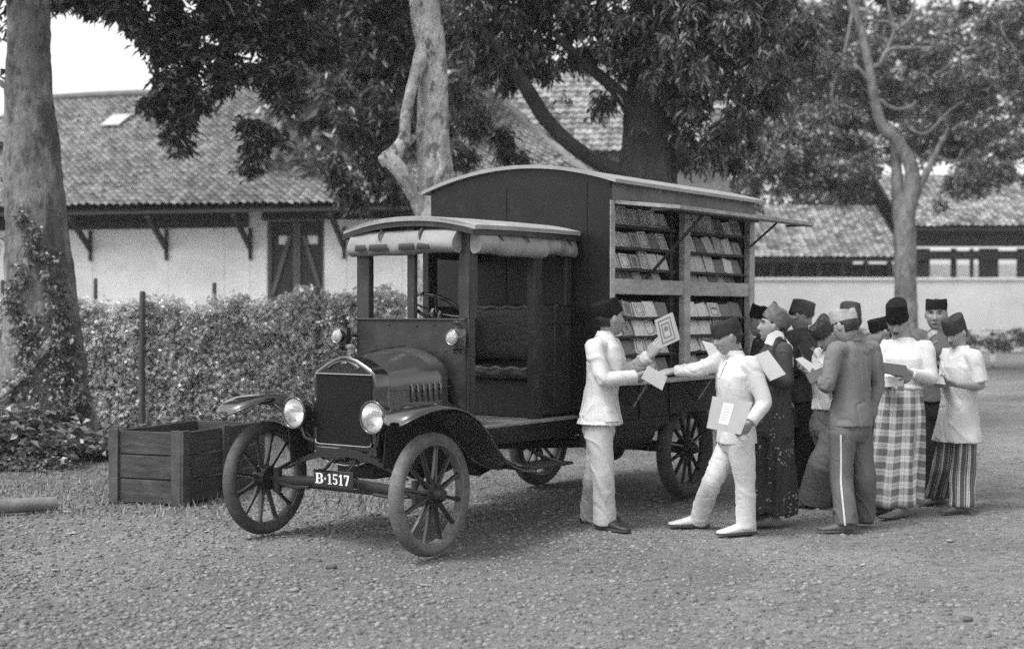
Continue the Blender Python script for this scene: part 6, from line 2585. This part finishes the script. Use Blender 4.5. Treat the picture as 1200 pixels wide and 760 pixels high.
# ------------------------------------------------------------------ books and papers in the hands
def card(name, label, cat, quad, deps, th, mats, frame_=None, group=None, pages=True):
    """flat book whose front corners (TL, TR, BR, BL) are seen at these pixels and depths"""
    c = [at(q[0], q[1], d) for q, d in zip(quad, deps)]
    n = unit(np.cross(c[1] - c[0], c[3] - c[0]))
    d2 = c[2] - CAM
    c[2] = CAM + d2 * (np.dot(c[0] - CAM, n) / np.dot(d2, n))      # keep the cover flat
    if np.dot(n, CAM - c[0]) < 0:
        n = -n
    g = G()

    def sub(a0, a1, b0, b1, z0, z1, m):
        def p(a, b, z):
            t = c[0] + (c[1] - c[0]) * a
            u = c[3] + (c[2] - c[3]) * a
            return t + (u - t) * b + n * z
        lo = [p(a0, b0, z0), p(a1, b0, z0), p(a1, b1, z0), p(a0, b1, z0)]
        hi = [p(a0, b0, z1), p(a1, b0, z1), p(a1, b1, z1), p(a0, b1, z1)]
        g.loft([lo, hi], m=m)
    if pages:
        sub(0, 1, 0, 1, -.0025, 0, 0)
        sub(.01, .985, .015, .985, -th + .0025, -.0026, 2)
        sub(0, 1, 0, 1, -th, -th + .0024, 0)
    else:
        sub(0, 1, 0, 1, -th, 0, 0)
    if frame_ == 'frame':
        for a0, a1, b0, b1 in ((.14, .86, .10, .14), (.14, .86, .86, .90), (.14, .20, .141, .859), (.80, .86, .141, .859)):
            sub(a0, a1, b0, b1, .0002, .0012, 1)
        for a0, a1, b0, b1 in ((.28, .72, .24, .28), (.28, .72, .72, .76), (.28, .34, .281, .719), (.66, .72, .281, .719)):
            sub(a0, a1, b0, b1, .0002, .0012, 1)
        sub(.40, .60, .36, .52, .0002, .0010, 1)
    if frame_ == 'label':
        sub(.30, .58, .14, .80, .0002, .0012, 1)
        for i in range(6):
            sub(.35, .53 - .03 * (i % 2), .24 + .08 * i, .255 + .08 * i, .0013, .002, 3)
    if frame_ == 'open':
        sub(.485, .515, .0, 1.0, .0002, .001, 1)
        for i in range(9):
            for a0 in (.08, .56):
                sub(a0, a0 + .35, .12 + .085 * i, .135 + .085 * i, .0002, .001, 1)
    o = g.build(name, mats, None, 20)
    return tag(o, label, cat, group)


GB = 'books and papers in people\'s hands'
M_P = [mat('held_cover', .33, .6, .12, 14), mat('held_line', .13, .7, .1, 20), PAPER, mat('held_ink', .3, .8)]
card('book', 'pale book with framed cover held up by the man in the white suit', 'book', [(767, 375), (787, 366), (796, 398), (774, 408)], [9.16, 9.06, 9.06, 9.14], .014, M_P, 'frame', GB)
M_P2 = [mat('plain_cover', .45, .7, .1, 14), mat('ink_line', .3, .7), PAPER]
card('book', 'plain pale booklet passing between the two men in white', 'book', [(760, 428), (782, 441), (776, 457), (752, 443)], [8.98, 9.02, 8.98, 8.93], .008, M_P2, None, GB)
M_P3 = [mat('buff_board', .42, .75, .1, 10), mat('white_label', .7, .8, .05, 20), PAPER, mat('label_ink', .5, .8)]
card('folder', 'large pale folder with rounded white label under the reaching man\'s arm', 'folder', [(835, 464), (882, 471), (868, 509), (828, 501)], [8.86, 8.80, 8.80, 8.86], .008, M_P3, 'label', GB, False)
card('book', 'open pale book held before the looking up man, near the shelves', 'book', [(823, 399), (835, 402), (849, 419), (833, 420)], [9.50, 9.52, 9.50, 9.48], .008, [PAPER, M_P2[1], PAPER], None, GB)
card('paper', 'pale folded papers over the arm of the man in the tall patterned cap', 'paper', [(882, 417), (900, 410), (921, 438), (903, 446)], [9.06, 9.10, 9.08, 9.04], .018, [cloth('folded_paper', .5), M_P2[1], PAPER], None, GB)
card('book', 'small black book in the hands of the man facing right', 'book', [(934, 404), (943, 402), (961, 419), (950, 428)], [10.80, 10.82, 10.76, 10.74], .012, [mat('black_cover', .012, .5), M_P[1], PAPER], None, GB)
card('book', 'open white pages held by the man with bent head', 'book', [(932, 420), (940, 418), (962, 432), (951, 438)], [10.0, 10.02, 10.04, 10.0], .008, [PAPER, M_P2[1], PAPER], None, GB)
card('book', 'dark book held at the chest of the khaki boy', 'book', [(944, 438), (963, 430), (970, 440), (950, 449)], [9.4, 9.42, 9.34, 9.32], .012, [mat('brown_cover', .06, .6), M_P[1], PAPER], None, GB)
card('book', 'black book held by the man in the plaid sarong', 'book', [(1033, 424), (1062, 428), (1066, 441), (1036, 436)], [9.66, 9.60, 9.56, 9.60], .014, [mat('black_cover', .012, .5), M_P[1], PAPER], None, GB)
card('paper', 'crumpled white paper under the black book of the man in the plaid sarong', 'paper', [(1034, 441), (1060, 442), (1058, 452), (1036, 453)], [9.70, 9.66, 9.64, 9.68], .012, [PAPER, M_P2[1], PAPER], None, GB)
card('book', 'small white booklet read by the boy in the white tunic', 'book', [(1094, 440), (1105, 441), (1108, 450), (1097, 449)], [10.0, 9.98, 9.94, 9.96], .006, [PAPER, M_P2[1], PAPER], None, GB)
# ------------------------------------------------------------------ light
SUN_EL = math.radians(60)
w = bpy.data.worlds.new('World')
SC.world = w
w.use_nodes = True
nt = w.node_tree
sky = nt.nodes.new('ShaderNodeTexSky')
sky.sky_type = 'NISHITA'
sky.sun_disc = False
sky.sun_elevation = SUN_EL
sky.dust_density = 3
sky.air_density = 1.0
# direction towards the sun: from the viewer's left and a little behind
sd = -CR * .80 - FH * .52
az = math.atan2(sd[1], sd[0])
sky.sun_rotation = PI / 2 - az
bw = nt.nodes.new('ShaderNodeRGBToBW')
nt.links.new(sky.outputs[0], bw.inputs[0])
nt.links.new(bw.outputs[0], nt.nodes['Background'].inputs['Color'])
nt.nodes['Background'].inputs['Strength'].default_value = .15
ld = bpy.data.lights.new('sun', 'SUN')
ld.energy = .7
ld.angle = math.radians(12)
ld.color = (1, 1, 1)
lo = bpy.data.objects.new('sun', ld)
COL.objects.link(lo)
dirv = Vector((math.cos(az) * math.cos(SUN_EL), math.sin(az) * math.cos(SUN_EL), math.sin(SUN_EL)))
lo.rotation_euler = dirv.to_track_quat('Z', 'Y').to_euler()
lo.location = (0, 0, 30)
vs = SC.view_settings
vs.view_transform = 'Standard'
vs.look = 'None'
vs.gamma = 1
vs.use_curve_mapping = False
vs.exposure = 1.4
SC.cycles.use_denoising = False
SC.cycles.use_adaptive_sampling = False
SC.cycles.max_bounces = 6
SC.cycles.diffuse_bounces = 3
SC.cycles.glossy_bounces = 3
SC.cycles.transparent_max_bounces = 8
SC.cycles.sample_clamp_indirect = 6
SC.cycles.caustics_reflective = False
SC.cycles.caustics_refractive = False

# ------------------------------------------------------------------ air
g = G()
c = CAM + FH * 30
R_ = np.stack([CR, FH, (0, 0, 1)], 1)
g.box((c[0], c[1], 7.0), (150, 150, 17.0), R_, bev=0)
hm = bpy.data.materials.new('haze_air')
hm.use_nodes = True
hm.node_tree.nodes.remove(hm.node_tree.nodes['Principled BSDF'])
pv = hm.node_tree.nodes.new('ShaderNodeVolumePrincipled')
pv.inputs['Color'].default_value = (.9, .9, .9, 1)
pv.inputs['Density'].default_value = .0008
hm.node_tree.links.new(pv.outputs[0], hm.node_tree.nodes['Material Output'].inputs['Volume'])
hz = g.build('haze', hm, None, 0)
tag(hz, 'faint pale haze in the air of the yard', 'haze', kind='stuff')
